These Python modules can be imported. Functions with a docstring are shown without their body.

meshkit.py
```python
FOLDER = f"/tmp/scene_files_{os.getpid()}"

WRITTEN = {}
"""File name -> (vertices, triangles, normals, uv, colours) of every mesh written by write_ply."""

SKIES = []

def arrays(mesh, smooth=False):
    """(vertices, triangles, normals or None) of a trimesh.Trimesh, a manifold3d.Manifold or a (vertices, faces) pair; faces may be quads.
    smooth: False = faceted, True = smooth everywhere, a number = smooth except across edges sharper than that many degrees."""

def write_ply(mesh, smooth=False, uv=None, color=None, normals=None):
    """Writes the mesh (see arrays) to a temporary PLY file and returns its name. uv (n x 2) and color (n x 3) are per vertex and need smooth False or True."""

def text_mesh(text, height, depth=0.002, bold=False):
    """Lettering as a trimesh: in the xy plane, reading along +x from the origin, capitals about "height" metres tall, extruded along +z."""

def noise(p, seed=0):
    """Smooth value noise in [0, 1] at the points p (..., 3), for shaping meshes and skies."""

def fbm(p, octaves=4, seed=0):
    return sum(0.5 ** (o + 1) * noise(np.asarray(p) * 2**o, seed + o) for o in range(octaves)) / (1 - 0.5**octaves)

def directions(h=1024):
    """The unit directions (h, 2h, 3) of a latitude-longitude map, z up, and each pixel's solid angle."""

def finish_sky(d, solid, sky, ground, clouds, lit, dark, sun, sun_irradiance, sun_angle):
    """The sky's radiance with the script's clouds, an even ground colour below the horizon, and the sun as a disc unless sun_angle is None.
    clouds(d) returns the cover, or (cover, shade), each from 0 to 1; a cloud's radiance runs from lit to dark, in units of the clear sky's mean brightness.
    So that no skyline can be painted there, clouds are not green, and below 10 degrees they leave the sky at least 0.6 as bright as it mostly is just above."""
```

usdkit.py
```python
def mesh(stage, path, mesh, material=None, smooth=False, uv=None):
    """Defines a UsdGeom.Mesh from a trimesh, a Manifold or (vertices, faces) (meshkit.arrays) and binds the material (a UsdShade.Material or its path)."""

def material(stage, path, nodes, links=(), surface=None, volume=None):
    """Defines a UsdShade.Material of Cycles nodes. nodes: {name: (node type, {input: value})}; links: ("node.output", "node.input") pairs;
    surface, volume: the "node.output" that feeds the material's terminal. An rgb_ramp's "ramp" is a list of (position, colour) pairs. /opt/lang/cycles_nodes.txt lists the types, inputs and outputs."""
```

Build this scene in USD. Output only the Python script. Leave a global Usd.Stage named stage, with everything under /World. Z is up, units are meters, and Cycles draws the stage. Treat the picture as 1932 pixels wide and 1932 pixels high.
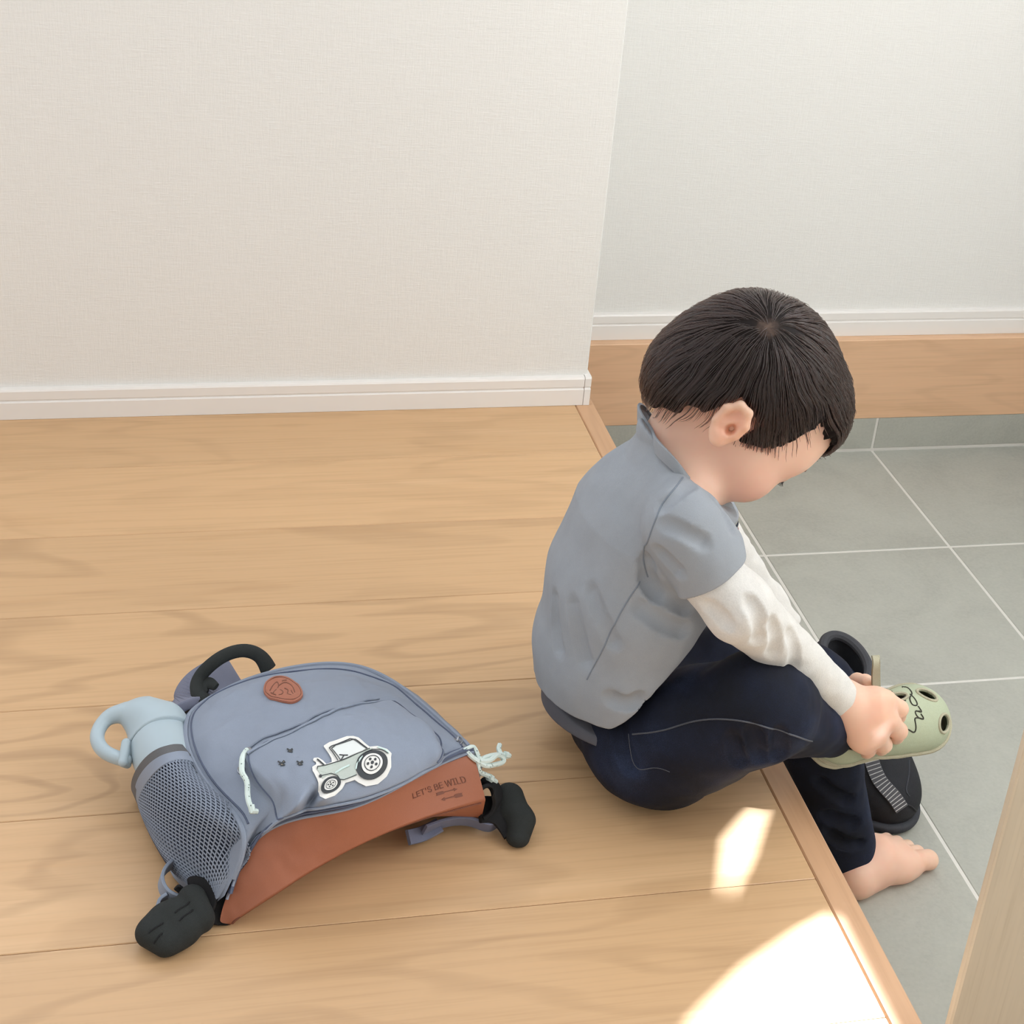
import math
import numpy as np
import trimesh
import usdkit
import meshkit
from pxr import Gf, Sdf, Usd, UsdGeom, UsdLux, UsdShade, Vt

stage = Usd.Stage.CreateInMemory()
UsdGeom.SetStageUpAxis(stage, "Z")
UsdGeom.SetStageMetersPerUnit(stage, 1.0)
UsdGeom.Xform.Define(stage, "/World")
UsdGeom.Scope.Define(stage, "/World/Looks")
A = np.array
PI = math.pi

# ------------------------------------------------------------------ camera
cam = UsdGeom.Camera.Define(stage, "/World/camera")
R_ = A([0.9761079, -0.2024701, 0.0788622]); U_ = A([0.0180057, 0.4370636, 0.8992504]); F_ = A([0.2165391, 0.8763454, -0.4302668]); C_ = A([-0.6152683, -2.0015428, 1.0687475])
M = np.eye(4); M[0, :3] = R_; M[1, :3] = U_; M[2, :3] = -F_; M[3, :3] = C_
cam.AddTransformOp().Set(Gf.Matrix4d(*M.ravel().tolist()))
FPX = 3066.462
cam.CreateHorizontalApertureAttr(36.0)
cam.CreateVerticalApertureAttr(36.0)
cam.CreateFocalLengthAttr(36.0 * FPX / 1932.0)
cam.CreateVerticalApertureOffsetAttr(-300.0 * 36.0 / 1932.0)
cam.CreateClippingRangeAttr(Gf.Vec2f(0.05, 100.0))
cam.CreateExposureAttr(0.10)

# ------------------------------------------------------------------ light
def look_at_light(L, pos, target):
    z = A(pos, float) - A(target, float); z /= np.linalg.norm(z)
    up = A([0, 0, 1.0]) if abs(z[2]) < 0.95 else A([0, 1.0, 0])
    x = np.cross(up, z); x /= np.linalg.norm(x); y = np.cross(z, x)
    m = np.eye(4); m[0, :3] = x; m[1, :3] = y; m[2, :3] = z; m[3, :3] = pos
    L.AddTransformOp().Set(Gf.Matrix4d(*m.ravel().tolist()))

dome = UsdLux.DomeLight.Define(stage, "/World/sky")
dome.CreateIntensityAttr(0.30)
dome.CreateColorAttr(Gf.Vec3f(0.99, 0.99, 0.99))

SUN_DIR = A([-0.70, 0.125, -0.67]); SUN_DIR = SUN_DIR / np.linalg.norm(SUN_DIR)
sun = UsdLux.DistantLight.Define(stage, "/World/sun")
sun.CreateIntensityAttr(48000.0)
sun.CreateAngleAttr(0.9)
sun.CreateColorAttr(Gf.Vec3f(0.82, 0.95, 1.2))
look_at_light(sun, -SUN_DIR * 5, (0, 0, 0))

lamp = UsdLux.RectLight.Define(stage, "/World/entrance_ceiling_light")  # out of view overhead, placed to light the entrance from above
lamp.CreateWidthAttr(0.7); lamp.CreateHeightAttr(0.9)
lamp.CreateIntensityAttr(0.8)
lamp.CreateColorAttr(Gf.Vec3f(1.0, 0.985, 0.955))
look_at_light(lamp, (0.35, -0.75, 2.38), (0.25, -0.7, 0))

side_light = UsdLux.RectLight.Define(stage, "/World/window_daylight")       # unseen panel of daylight, placed to light the entrance from the right
side_light.CreateWidthAttr(0.9); side_light.CreateHeightAttr(1.2)
side_light.CreateIntensityAttr(5.4)
side_light.CreateColorAttr(Gf.Vec3f(0.94, 0.975, 1.0))
look_at_light(side_light, (0.85, -0.90, 0.90), (-0.2, -0.45, 0.40))

near_light = UsdLux.RectLight.Define(stage, "/World/door_daylight")           # unseen panel on the near side, placed to brighten the back wall
near_light.CreateWidthAttr(0.34); near_light.CreateHeightAttr(1.7)
near_light.CreateIntensityAttr(1.9)
near_light.CreateColorAttr(Gf.Vec3f(0.96, 0.98, 1.0))
look_at_light(near_light, (0.69, -1.75, 1.05), (0.50, 0.2, 0.85))

# ------------------------------------------------------------------ helpers
used = {}
def path_for(name, parent):
    base = (parent.GetPath().pathString if parent is not None else "/World") + "/" + name
    n = used.get(base, -1) + 1; used[base] = n
    return base if n == 0 else f"{base}_{n:03d}"

def tag(p, label=None, cat=None, kind=None, group=None):
    for k, v in (("label", label), ("category", cat), ("kind", kind), ("group", group)):
        if v: p.SetCustomDataByKey(k, v)
    return p

def thing(name, label=None, cat=None, kind=None, parent=None, loc=None):
    x = UsdGeom.Xform.Define(stage, path_for(name, parent))
    if loc is not None: x.AddTranslateOp().Set(Gf.Vec3d(*map(float, loc)))
    return tag(x.GetPrim(), label, cat, kind)

def obj(name, mesh, mat, parent=None, smooth=35, label=None, cat=None, kind=None, off=None):
    if isinstance(mesh, list): mesh = trimesh.util.concatenate([trimesh.Trimesh(*meshkit.arrays(m)[:2], process=False) for m in mesh])
    if off is not None:
        v, f, _ = meshkit.arrays(mesh); mesh = (v - A(off), f)
    m = usdkit.mesh(stage, path_for(name, parent), mesh, mat, smooth=smooth)
    return tag(m.GetPrim(), label, cat, kind)

def mat(name, nodes, links=(), surface="p.BSDF"):
    return usdkit.material(stage, "/World/Looks/" + name, nodes, links, surface=surface)

def srgb(r, g, b):
    c = A([r, g, b]) / 255.0
    return tuple(np.where(c <= 0.04045, c / 12.92, ((c + 0.055) / 1.055) ** 2.4))

def plain(name, col, rough=0.5, **kw):
    return mat(name, {"p": ("principled_bsdf", {"base_color": col, "roughness": rough, **kw})})

def fabric(name, col, scale=900.0, var=0.12, bump=0.25, rough=0.85, big=9.0, sheen=0.0, dist=0.0006, spec=0.3):
    dark = tuple(c * (1 - var) for c in col); lite = tuple(min(1, c * (1 + var)) for c in col)
    return mat(name, {
        "t": ("texture_coordinate", {}),
        "n": ("noise_texture", {"scale": big, "detail": 4.0, "roughness": 0.6}),
        "f": ("noise_texture", {"scale": scale, "detail": 2.0}),
        "m": ("mix_float", {"fac": 0.45}),
        "r": ("rgb_ramp", {"ramp": [(0.3, dark), (0.7, lite)]}),
        "b": ("bump", {"strength": bump, "distance": dist}),
        "p": ("principled_bsdf", {"roughness": rough, "sheen_weight": sheen, "sheen_roughness": 0.4, "specular_ior_level": spec})},
        [("t.object", "n.vector"), ("t.object", "f.vector"), ("n.fac", "m.a"), ("f.fac", "m.b"), ("m.result", "r.fac"), ("r.color", "p.base_color"),
         ("f.fac", "b.height"), ("b.normal", "p.normal")])

def bevel_box(lo, hi, b=0.0015):
    lo, hi = A(lo, float), A(hi, float)
    b = min(b, 0.45 * float((hi - lo).min()))
    pts = []
    for sx in (0, 1):
        for sy in (0, 1):
            for sz in (0, 1):
                c = A([hi[0] if sx else lo[0], hi[1] if sy else lo[1], hi[2] if sz else lo[2]])
                d = A([1 - 2 * sx, 1 - 2 * sy, 1 - 2 * sz]) * b
                for k in range(3):
                    e = d.copy(); e[k] = 0; pts.append(c + e)
    return trimesh.convex.convex_hull(A(pts))

def tube(pts, r, seg=8, closed=False, smoothn=0, flat=1.0, normal=None):
    """A round (or flattened) tube along a polyline; r a number or one per point."""
    P = A(pts, float)
    if smoothn: P = spline(P, smoothn, closed)
    n = len(P); r = np.broadcast_to(np.interp(np.linspace(0, 1, n), np.linspace(0, 1, np.size(r)), np.ravel(r)) if np.size(r) > 1 else r, (n,))
    T = np.gradient(P, axis=0) if not closed else np.roll(P, -1, 0) - np.roll(P, 1, 0)
    T /= np.maximum(np.linalg.norm(T, axis=1, keepdims=True), 1e-12)
    N = np.zeros_like(P)
    n0 = A(normal, float) if normal is not None else (A([0, 0, 1.0]) if abs(T[0][2]) < 0.9 else A([1.0, 0, 0]))
    for i in range(n):
        v = n0 - T[i] * np.dot(n0, T[i]); v /= np.linalg.norm(v); N[i] = v
        if normal is None: n0 = v
    B = np.cross(T, N)
    a = np.linspace(0, 2 * PI, seg, endpoint=False)
    V = P[:, None, :] + r[:, None, None] * (np.cos(a)[None, :, None] * N[:, None, :] * flat + np.sin(a)[None, :, None] * B[:, None, :])
    V = V.reshape(-1, 3); F = []
    for i in range(n if closed else n - 1):
        j = (i + 1) % n
        for k in range(seg):
            l = (k + 1) % seg
            F += [(i * seg + k, j * seg + l, j * seg + k), (i * seg + k, i * seg + l, j * seg + l)]
    if not closed:
        V = np.vstack([V, P[0], P[-1]]); c0, c1 = n * seg, n * seg + 1
        for k in range(seg):
            l = (k + 1) % seg
            F += [(c0, l, k), (c1, (n - 1) * seg + k, (n - 1) * seg + l)]
    m = trimesh.Trimesh(V, A(F), process=False)
    if m.volume < 0: m.invert()
    return m

def spline(P, n, closed=False):
    from scipy.interpolate import CubicSpline
    P = A(P, float)
    if closed: P = np.vstack([P, P[:1]])
    d = np.r_[0, np.cumsum(np.maximum(np.linalg.norm(np.diff(P, axis=0), axis=1), 1e-9))]
    cs = CubicSpline(d, P, bc_type="periodic" if closed else "natural")
    t = np.linspace(0, d[-1], n, endpoint=not closed)
    return cs(t)

def strip(pts, width, thick, side, n=40, smoothn=True):
    """A flat band (strap) along a curve; side gives its width direction per point (or one for all)."""
    P = spline(pts, n) if smoothn else A(pts, float); n = len(P)
    S = A(side, float)
    if S.ndim == 1: S = np.tile(S, (n, 1))
    elif len(S) != n: S = A([np.interp(np.linspace(0, 1, n), np.linspace(0, 1, len(S)), S[:, k]) for k in range(3)]).T
    T = np.gradient(P, axis=0); T /= np.linalg.norm(T, axis=1, keepdims=True)
    S = S - T * (S * T).sum(1, keepdims=True); S /= np.linalg.norm(S, axis=1, keepdims=True)
    N = np.cross(T, S)
    prof = A([(-1, -.6), (-.94, -1), (.94, -1), (1, -.6), (1, .6), (.94, 1), (-.94, 1), (-1, .6)])
    V = (P[:, None] + prof[None, :, 0, None] * S[:, None] * width / 2 + prof[None, :, 1, None] * N[:, None] * thick / 2).reshape(-1, 3)
    F = []; k = 8
    for i in range(n - 1):
        for a in range(k):
            b = (a + 1) % k
            F += [(i * k + a, (i + 1) * k + a, (i + 1) * k + b), (i * k + a, (i + 1) * k + b, i * k + b)]
    for a in range(1, k - 1): F += [(0, a, a + 1), ((n - 1) * k, (n - 1) * k + a + 1, (n - 1) * k + a)]
    m = trimesh.Trimesh(V, A(F), process=False)
    if m.volume < 0: m.invert()
    return m

# ---- signed-distance modelling: primitives blended into one surface, meshed by surface nets
class Field:
    def __init__(self): self.ops = []; self.warp = None
    def cap(self, a, b, ra, rb=None, k=0.01, op="u"):
        a, b = A(a, float), A(b, float); rb = ra if rb is None else rb; ba = b - a; L2 = max(ba @ ba, 1e-12)
        def fn(p):
            t = np.clip(((p - a) @ ba) / L2, 0, 1)
            return np.linalg.norm(p - a - t[:, None] * ba, axis=1) - (ra + (rb - ra) * t)
        self.ops.append((op, k, fn, (a + b) / 2, np.linalg.norm(ba) / 2 + max(ra, rb))); return self
    def chain(self, pts, rs, k=0.01, op="u"):
        for i in range(len(pts) - 1): self.cap(pts[i], pts[i + 1], rs[i], rs[i + 1], k, op)
        return self
    def ell(self, c, r, axes=None, k=0.01, op="u"):
        c, r = A(c, float), A(r, float); X = np.eye(3) if axes is None else A(axes, float)
        def fn(p):
            q = (p - c) @ X.T; k0 = np.linalg.norm(q / r, axis=1); k1 = np.linalg.norm(q / r ** 2, axis=1)
            return np.where(k0 < 1e-6, -r.min(), k0 * (k0 - 1) / np.maximum(k1, 1e-9))
        self.ops.append((op, k, fn, c, r.max())); return self
    def plane(self, pt, n, k=0.002, op="i"):
        """keeps the side the normal points away from"""
        pt, n = A(pt, float), A(n, float); n = n / np.linalg.norm(n)
        self.ops.append((op, k, lambda p: (p - pt) @ n, None, 0)); return self
    def func(self, fn, k=0.002, op="i"):
        self.ops.append((op, k, fn, None, 0)); return self
    def __call__(self, p, ops=None):
        d = np.full(len(p), 1e3)
        for op, k, fn, c, R in (self.ops if ops is None else ops):
            e = fn(p)
            if op == "add": d = d + e; continue
            if op == "s": e = -e
            if op == "u":
                h = np.maximum(k - np.abs(d - e), 0) / k; d = np.minimum(d, e) - h * h * k * 0.25
            else:
                h = np.maximum(k - np.abs(d - e), 0) / k; d = np.maximum(d, e) + h * h * k * 0.25
        return d
    def mesh(self, step, lo=None, hi=None, newton=1):
        if lo is None:
            us = [o for o in self.ops if o[0] == "u" and o[3] is not None]
            lo = np.min([o[3] - o[4] for o in us], 0) - 4 * step; hi = np.max([o[3] + o[4] for o in us], 0) + 4 * step
        lo, hi = A(lo, float), A(hi, float)
        n = np.ceil((hi - lo) / step).astype(int) + 1
        D = np.ones(n, np.float32); B = 16
        for i in range(0, n[0], B):
            for j in range(0, n[1], B):
                for l in range(0, n[2], B):
                    m = np.minimum([B, B, B], n - [i, j, l]); half = np.linalg.norm(m * step) / 2; c = lo + (A([i, j, l]) + (m - 1) / 2) * step
                    ops = [o for o in self.ops if o[3] is None or np.linalg.norm(o[3] - c) < o[4] + half + o[1] + 0.03]
                    if not any(o[0] == "u" for o in ops): continue
                    if abs(self(c[None], ops)[0]) > half * 1.35 + 0.006:
                        D[i:i + m[0], j:j + m[1], l:l + m[2]] = self(c[None], ops)[0]; continue
                    g = np.stack(np.meshgrid(*[lo[q] + step * np.arange(s, s + m[q]) for q, s in enumerate((i, j, l))], indexing="ij"), -1).reshape(-1, 3)
                    D[i:i + m[0], j:j + m[1], l:l + m[2]] = self(g, ops).reshape(m)
        v, q = nets(D); v = lo + v * step
        for _ in range(newton):
            e = step * 0.3; key = np.floor((v - lo) / (B * step)).astype(int); key = key[:, 0] * 1000003 + key[:, 1] * 1009 + key[:, 2]
            order = np.argsort(key, kind="stable"); cutp = np.flatnonzero(np.diff(key[order])) + 1; out = v.copy()
            for ii in np.split(order, cutp):
                w = v[ii]; c = w.mean(0); half = np.linalg.norm(w - c, axis=1).max()
                ops = [o for o in self.ops if o[3] is None or np.linalg.norm(o[3] - c) < o[4] + half + o[1] + 0.02]
                d = self(np.vstack([w] + [w + e * np.eye(3)[a] for a in range(3)]), ops).reshape(4, -1)
                g = (d[1:] - d[0]).T / e; g2 = (g * g).sum(1)
                out[ii] = w - np.clip(d[0] / np.maximum(g2, 0.2), -step * .6, step * .6)[:, None] * g
            v = out
        return (v, q)
    def drape(self, P, dirn, far=0.08, near=0.0):
        """moves points along dirn until they meet the surface"""
        P = A(P, float); u = A(dirn, float); u = u / np.linalg.norm(u); t = np.full(len(P), -far)
        for _ in range(60):
            d = self(P + t[:, None] * u); t = t + np.clip(d, -0.01, 0.01) * 0.8
        return P + (t - near)[:, None] * u

def nets(D):
    s = D < 0; nx, ny, nz = D.shape
    cnt = np.zeros((nx - 1, ny - 1, nz - 1), np.int8); corners = [(a, b, c) for a in (0, 1) for b in (0, 1) for c in (0, 1)]
    for a, b, c in corners: cnt += s[a:nx - 1 + a, b:ny - 1 + b, c:nz - 1 + c]
    cells = np.argwhere((cnt > 0) & (cnt < 8)); idx = np.full(cnt.shape, -1, np.int32); idx[tuple(cells.T)] = np.arange(len(cells))
    vals = A([D[tuple((cells + A(c)).T)] for c in corners]); acc = np.zeros((len(cells), 3)); w = np.zeros(len(cells))
    for p in range(8):
        for q in range(p + 1, 8):
            cp, cq = A(corners[p]), A(corners[q])
            if np.abs(cp - cq).sum() != 1: continue
            a, b = vals[p], vals[q]; x = (a < 0) != (b < 0); t = np.where(x, a / np.where(x, a - b, 1), 0)
            acc += np.where(x[:, None], cp + t[:, None] * (cq - cp), 0); w += x
    V = cells + acc / w[:, None]; Q = []
    for ax in range(3):
        o = [k for k in range(3) if k != ax]; sl0 = [slice(None)] * 3; sl1 = [slice(None)] * 3; sl0[ax] = slice(0, -1); sl1[ax] = slice(1, None)
        a, b = s[tuple(sl0)], s[tuple(sl1)]; e = np.argwhere(a != b)
        e = e[(e[:, o[0]] > 0) & (e[:, o[1]] > 0) & (e[:, o[0]] < D.shape[o[0]] - 1) & (e[:, o[1]] < D.shape[o[1]] - 1)]
        flip = a[tuple(e.T)] != (ax == 1)
        def at(d0, d1):
            c = e.copy(); c[:, o[0]] -= d0; c[:, o[1]] -= d1; return idx[tuple(c.T)]
        q = np.stack([at(1, 1), at(0, 1), at(0, 0), at(1, 0)], 1); q[~flip] = q[~flip][:, ::-1]; Q.append(q)
    Q = np.vstack(Q); return V, Q[(Q >= 0).all(1)]

def frame(x, z):
    x = A(x, float); x = x / np.linalg.norm(x); z = A(z, float) - x * (A(z, float) @ x); z = z / np.linalg.norm(z)
    return A([x, np.cross(z, x), z])

# ------------------------------------------------------------------ materials of the room
def wood(name, base, dark, light, along="x", fig=0.5, rough=0.38, scl=1.0, vary=0.10, knots=0.0):
    g = {"x": (1.5, 13.0, 13.0), "y": (13.0, 1.5, 13.0), "z": (13.0, 13.0, 1.5)}[along]
    f = {"x": (1.3, 6.0, 6.0), "y": (6.0, 1.3, 6.0), "z": (6.0, 6.0, 1.3)}[along]
    e = {"x": (5.0, 190.0, 190.0), "y": (190.0, 5.0, 190.0), "z": (190.0, 190.0, 5.0)}[along]
    sc = lambda t: tuple(x * scl for x in t)
    return mat(name, {
        "geo": ("geometry", {}), "oi": ("object_info", {}),
        "o1": ("math", {"math_type": "multiply", "value2": 37.0}), "o2": ("math", {"math_type": "multiply", "value2": 91.0}),
        "oc": ("combine_xyz", {}), "add": ("vector_math", {"math_type": "add"}),
        "mg": ("mapping", {"scale": sc(g)}), "mf": ("mapping", {"scale": sc(f)}), "me": ("mapping", {"scale": sc(e)}), "mb": ("mapping", {"scale": sc(tuple(x * 0.35 for x in f))}),
        "ng": ("noise_texture", {"scale": 1.0, "detail": 7.0, "roughness": 0.62, "distortion": 0.6}),
        "nf": ("noise_texture", {"scale": 1.0, "detail": 3.0, "roughness": 0.45, "distortion": 0.35}),
        "ne": ("noise_texture", {"scale": 1.0, "detail": 3.0, "roughness": 0.6}),
        "nb": ("noise_texture", {"scale": 1.0, "detail": 2.0}),
        "k1": ("math", {"math_type": "multiply", "value2": 62.0}), "k2": ("math", {"math_type": "sine"}),
        "line": ("rgb_ramp", {"ramp": [(0.0, (0, 0, 0)), (0.72, (0.03, 0.03, 0.03)), (0.93, (0.75, 0.75, 0.75)), (1.0, (1, 1, 1))]}),
        "lm": ("map_range", {"from_min": -1.0, "from_max": 1.0, "to_min": 0.0, "to_max": 1.0}),
        "mask": ("map_range", {"from_min": 0.42, "from_max": 0.62, "to_min": 0.12, "to_max": fig, "clamp": True}),
        "lf": ("math", {"math_type": "multiply"}),
        "r": ("rgb_ramp", {"ramp": [(0.22, dark), (0.42, base), (0.56, base), (0.78, light)]}),
        "c1": ("mix", {"mix_type": "mix", "color2": tuple(x * 0.62 for x in dark)}),
        "fr": ("rgb_ramp", {"ramp": [(0.28, (0.92, 0.905, 0.885)), (0.5, (1, 1, 1)), (0.8, (1.04, 1.03, 1.02))]}),
        "c2": ("mix", {"mix_type": "multiply", "fac": 1.0}),
        "br": ("map_range", {"from_min": 0.0, "from_max": 1.0, "to_min": 1 - vary, "to_max": 1 + vary * 0.6}),
        "c3": ("hsv", {}),
        "mk": ("mapping", {"scale": sc(tuple(x * 0.55 for x in f))}), "vk": ("voronoi_texture", {"scale": 1.0}), "kr": ("rgb_ramp", {"ramp": [(0.0, (knots,) * 3), (0.030, (knots * .75,) * 3), (0.075, (knots * .12,) * 3), (0.11, (0, 0, 0))]}),
        "c4": ("mix", {"mix_type": "mix", "color2": tuple(x * 0.38 for x in dark)}),
        "bump": ("bump", {"strength": 0.06, "distance": 0.0008}),
        "p": ("principled_bsdf", {"roughness": rough, "specular_ior_level": 0.45})},
        [("oi.random", "o1.value1"), ("oi.random", "o2.value1"), ("o1.value", "oc.x"), ("o2.value", "oc.y"), ("o1.value", "oc.z"),
         ("geo.position", "add.vector1"), ("oc.vector", "add.vector2")] + [("add.vector", q + ".vector") for q in ("mg", "mf", "me", "mb")] +
        [("mg.vector", "ng.vector"), ("mf.vector", "nf.vector"), ("me.vector", "ne.vector"), ("mb.vector", "nb.vector"),
         ("nf.fac", "k1.value1"), ("k1.value", "k2.value1"), ("k2.value", "lm.value"), ("lm.result", "line.fac"), ("nb.fac", "mask.value"),
         ("line.color", "lf.value1"), ("mask.result", "lf.value2"), ("ng.fac", "r.fac"), ("r.color", "c1.color1"), ("lf.value", "c1.fac"),
         ("ne.fac", "fr.fac"), ("c1.color", "c2.color1"), ("fr.color", "c2.color2"), ("oi.random", "br.value"), ("br.result", "c3.value"), ("add.vector", "mk.vector"), ("mk.vector", "vk.vector"), ("vk.distance", "kr.fac"), ("kr.color", "c4.fac"), ("c2.color", "c4.color1"), ("c4.color", "c3.color"),
         ("c3.color", "p.base_color"), ("ne.fac", "bump.height"), ("bump.normal", "p.normal")])

M_floor = wood("oak_floor", (0.605, 0.385, 0.206), (0.55, 0.33, 0.166), (0.655, 0.432, 0.242), "x", fig=0.40, vary=0.05, knots=0.75)
M_trim = wood("oak_trim", (0.56, 0.335, 0.19), (0.50, 0.285, 0.155), (0.60, 0.37, 0.22), "y", fig=0.15, rough=0.4)
M_kick = wood("oak_kick", (0.70, 0.445, 0.275), (0.61, 0.375, 0.22), (0.76, 0.50, 0.32), "x", fig=0.15, rough=0.45)
M_door = wood("pale_door_wood", (0.70, 0.595, 0.44), (0.66, 0.55, 0.40), (0.735, 0.635, 0.48), "z", fig=0.12, rough=0.5, scl=1.6)

def wallpaper(name, col):
    return mat(name, {
        "geo": ("geometry", {}),
        "m1": ("mapping", {"scale": (55.0, 55.0, 520.0)}), "m2": ("mapping", {"scale": (480.0, 480.0, 45.0)}),
        "n1": ("noise_texture", {"scale": 1.0, "detail": 3.0, "roughness": 0.65}), "n2": ("noise_texture", {"scale": 1.0, "detail": 3.0, "roughness": 0.6}),
        "a": ("math", {"math_type": "multiply", "value2": 0.55}), "h": ("math", {"math_type": "add"}),
        "cr": ("rgb_ramp", {"ramp": [(0.45, tuple(c * 0.965 for c in col)), (0.95, col)]}),
        "b": ("bump", {"strength": 0.5, "distance": 0.0011}),
        "p": ("principled_bsdf", {"roughness": 0.85, "specular_ior_level": 0.2})},
        [("geo.position", "m1.vector"), ("geo.position", "m2.vector"), ("m1.vector", "n1.vector"), ("m2.vector", "n2.vector"), ("n2.fac", "a.value1"),
         ("n1.fac", "h.value1"), ("a.value", "h.value2"), ("h.value", "cr.fac"), ("cr.color", "p.base_color"), ("h.value", "b.height"), ("b.normal", "p.normal")])

M_wall = wallpaper("wallpaper", (0.78, 0.772, 0.745))
M_skirt = plain("skirting_white", (0.80, 0.775, 0.745), 0.4)
M_seamline = plain("skirting_joint", (0.35, 0.27, 0.23), 0.7)
def tile_mat(name, col, s):
    return mat(name, {
        "geo": ("geometry", {}), "oi": ("object_info", {}),
        "n": ("noise_texture", {"scale": 7.0, "detail": 8.0, "roughness": 0.68, "distortion": 0.8}), "n2": ("noise_texture", {"scale": 240.0, "detail": 3.0}),
        "mm": ("mix_float", {"fac": 0.3}),
        "r": ("rgb_ramp", {"ramp": [(0.30, tuple(c * 0.84 for c in col)), (0.5, col), (0.72, tuple(c * 1.13 for c in col))]}),
        "rr": ("map_range", {"from_min": 0.3, "from_max": 0.7, "to_min": 0.42, "to_max": 0.62}),
        "b": ("bump", {"strength": 0.12, "distance": 0.001}),
        "p": ("principled_bsdf", {"specular_ior_level": s})},
        [("geo.position", "n.vector"), ("geo.position", "n2.vector"), ("n.fac", "mm.a"), ("n2.fac", "mm.b"), ("mm.result", "r.fac"), ("r.color", "p.base_color"),
         ("n.fac", "rr.value"), ("rr.result", "p.roughness"), ("mm.result", "b.height"), ("b.normal", "p.normal")])
M_tile = tile_mat("grey_tile", (0.40, 0.405, 0.36), 0.4)
M_grout = plain("pale_grout", (0.66, 0.645, 0.60), 0.8)

# ------------------------------------------------------------------ the setting
XI, XO, H, YB = -0.020, 0.0085, 0.2062, 0.1996      # floor edge, nosing edge, drop to the entrance, back kick board
floor = thing("floor", "raised pale wood plank floor beside the lower tiled entrance", kind="structure")
obj("subfloor", bevel_box((-1.76, -1.80, -0.19), (-0.012, 0.012, -0.0125), 0.001), M_trim, floor)
edges = [0.0261 - 0.1621 * k for k in range(0, 12)]
rs = np.random.RandomState(4)
for i in range(len(edges) - 1):
    y1, y0 = edges[i], edges[i + 1]
    cuts = [-1.76, -1.02 - 0.5 * rs.rand(), XI] if i % 2 else [-1.76, XI]
    for a, b in zip(cuts[:-1], cuts[1:]):
        obj("plank", bevel_box((a + 0.0002, y0 + 0.0003, -0.012), (b - 0.0006, y1 - 0.0003, 0.0), 0.0007), M_floor, floor)
nose = thing("trim_1", "wood nosing along the edge of the raised floor", kind="structure")
obj("nosing", bevel_box((XI + 0.0002, -1.80, -0.024), (XO, 0.2, 0.0), 0.0016), M_trim, nose)
obj("riser", bevel_box((-0.012, -1.80, -H), (-0.002, 0.2, -0.0242), 0.001), M_trim, nose)

tiles = thing("entry_floor", "lower entrance floor of large grey tiles with pale grout", kind="structure")
obj("grout_bed", bevel_box((-0.002, -1.80, -H - 0.03), (1.02, YB, -H - 0.0008), 0.0005), M_grout, tiles)
tx = [-0.3292, -0.0315, 0.2662, 0.5639, 0.8616, 1.02]; ty = [YB, -0.1002, -0.4196, -1.019, -1.618, -1.8]
g = 0.0021
for i in range(1, len(tx) - 1):
    for j in range(len(ty) - 1):
        lo = (max(tx[i] + g, -0.002), ty[j + 1] + g, -H - 0.01); hi = (tx[i + 1] - g, ty[j] - g, -H)
        obj("tile", bevel_box(lo, hi, 0.0009), M_tile, tiles)
tb = thing("trim_2", "grey tile skirting at the foot of the back wall", kind="structure")
obj("grout_bed", bevel_box((0.0, YB + 0.0008, -H - 0.01), (1.02, YB + 0.03, -0.1452), 0.0004), M_grout, tb)
for i in range(1, len(tx) - 1):
    obj("tile", bevel_box((max(tx[i] + g, 0.0), YB - 0.0002, -H + 0.0035), (tx[i + 1] - g, YB + 0.012, -0.1452), 0.0008), M_tile, tb)
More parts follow.
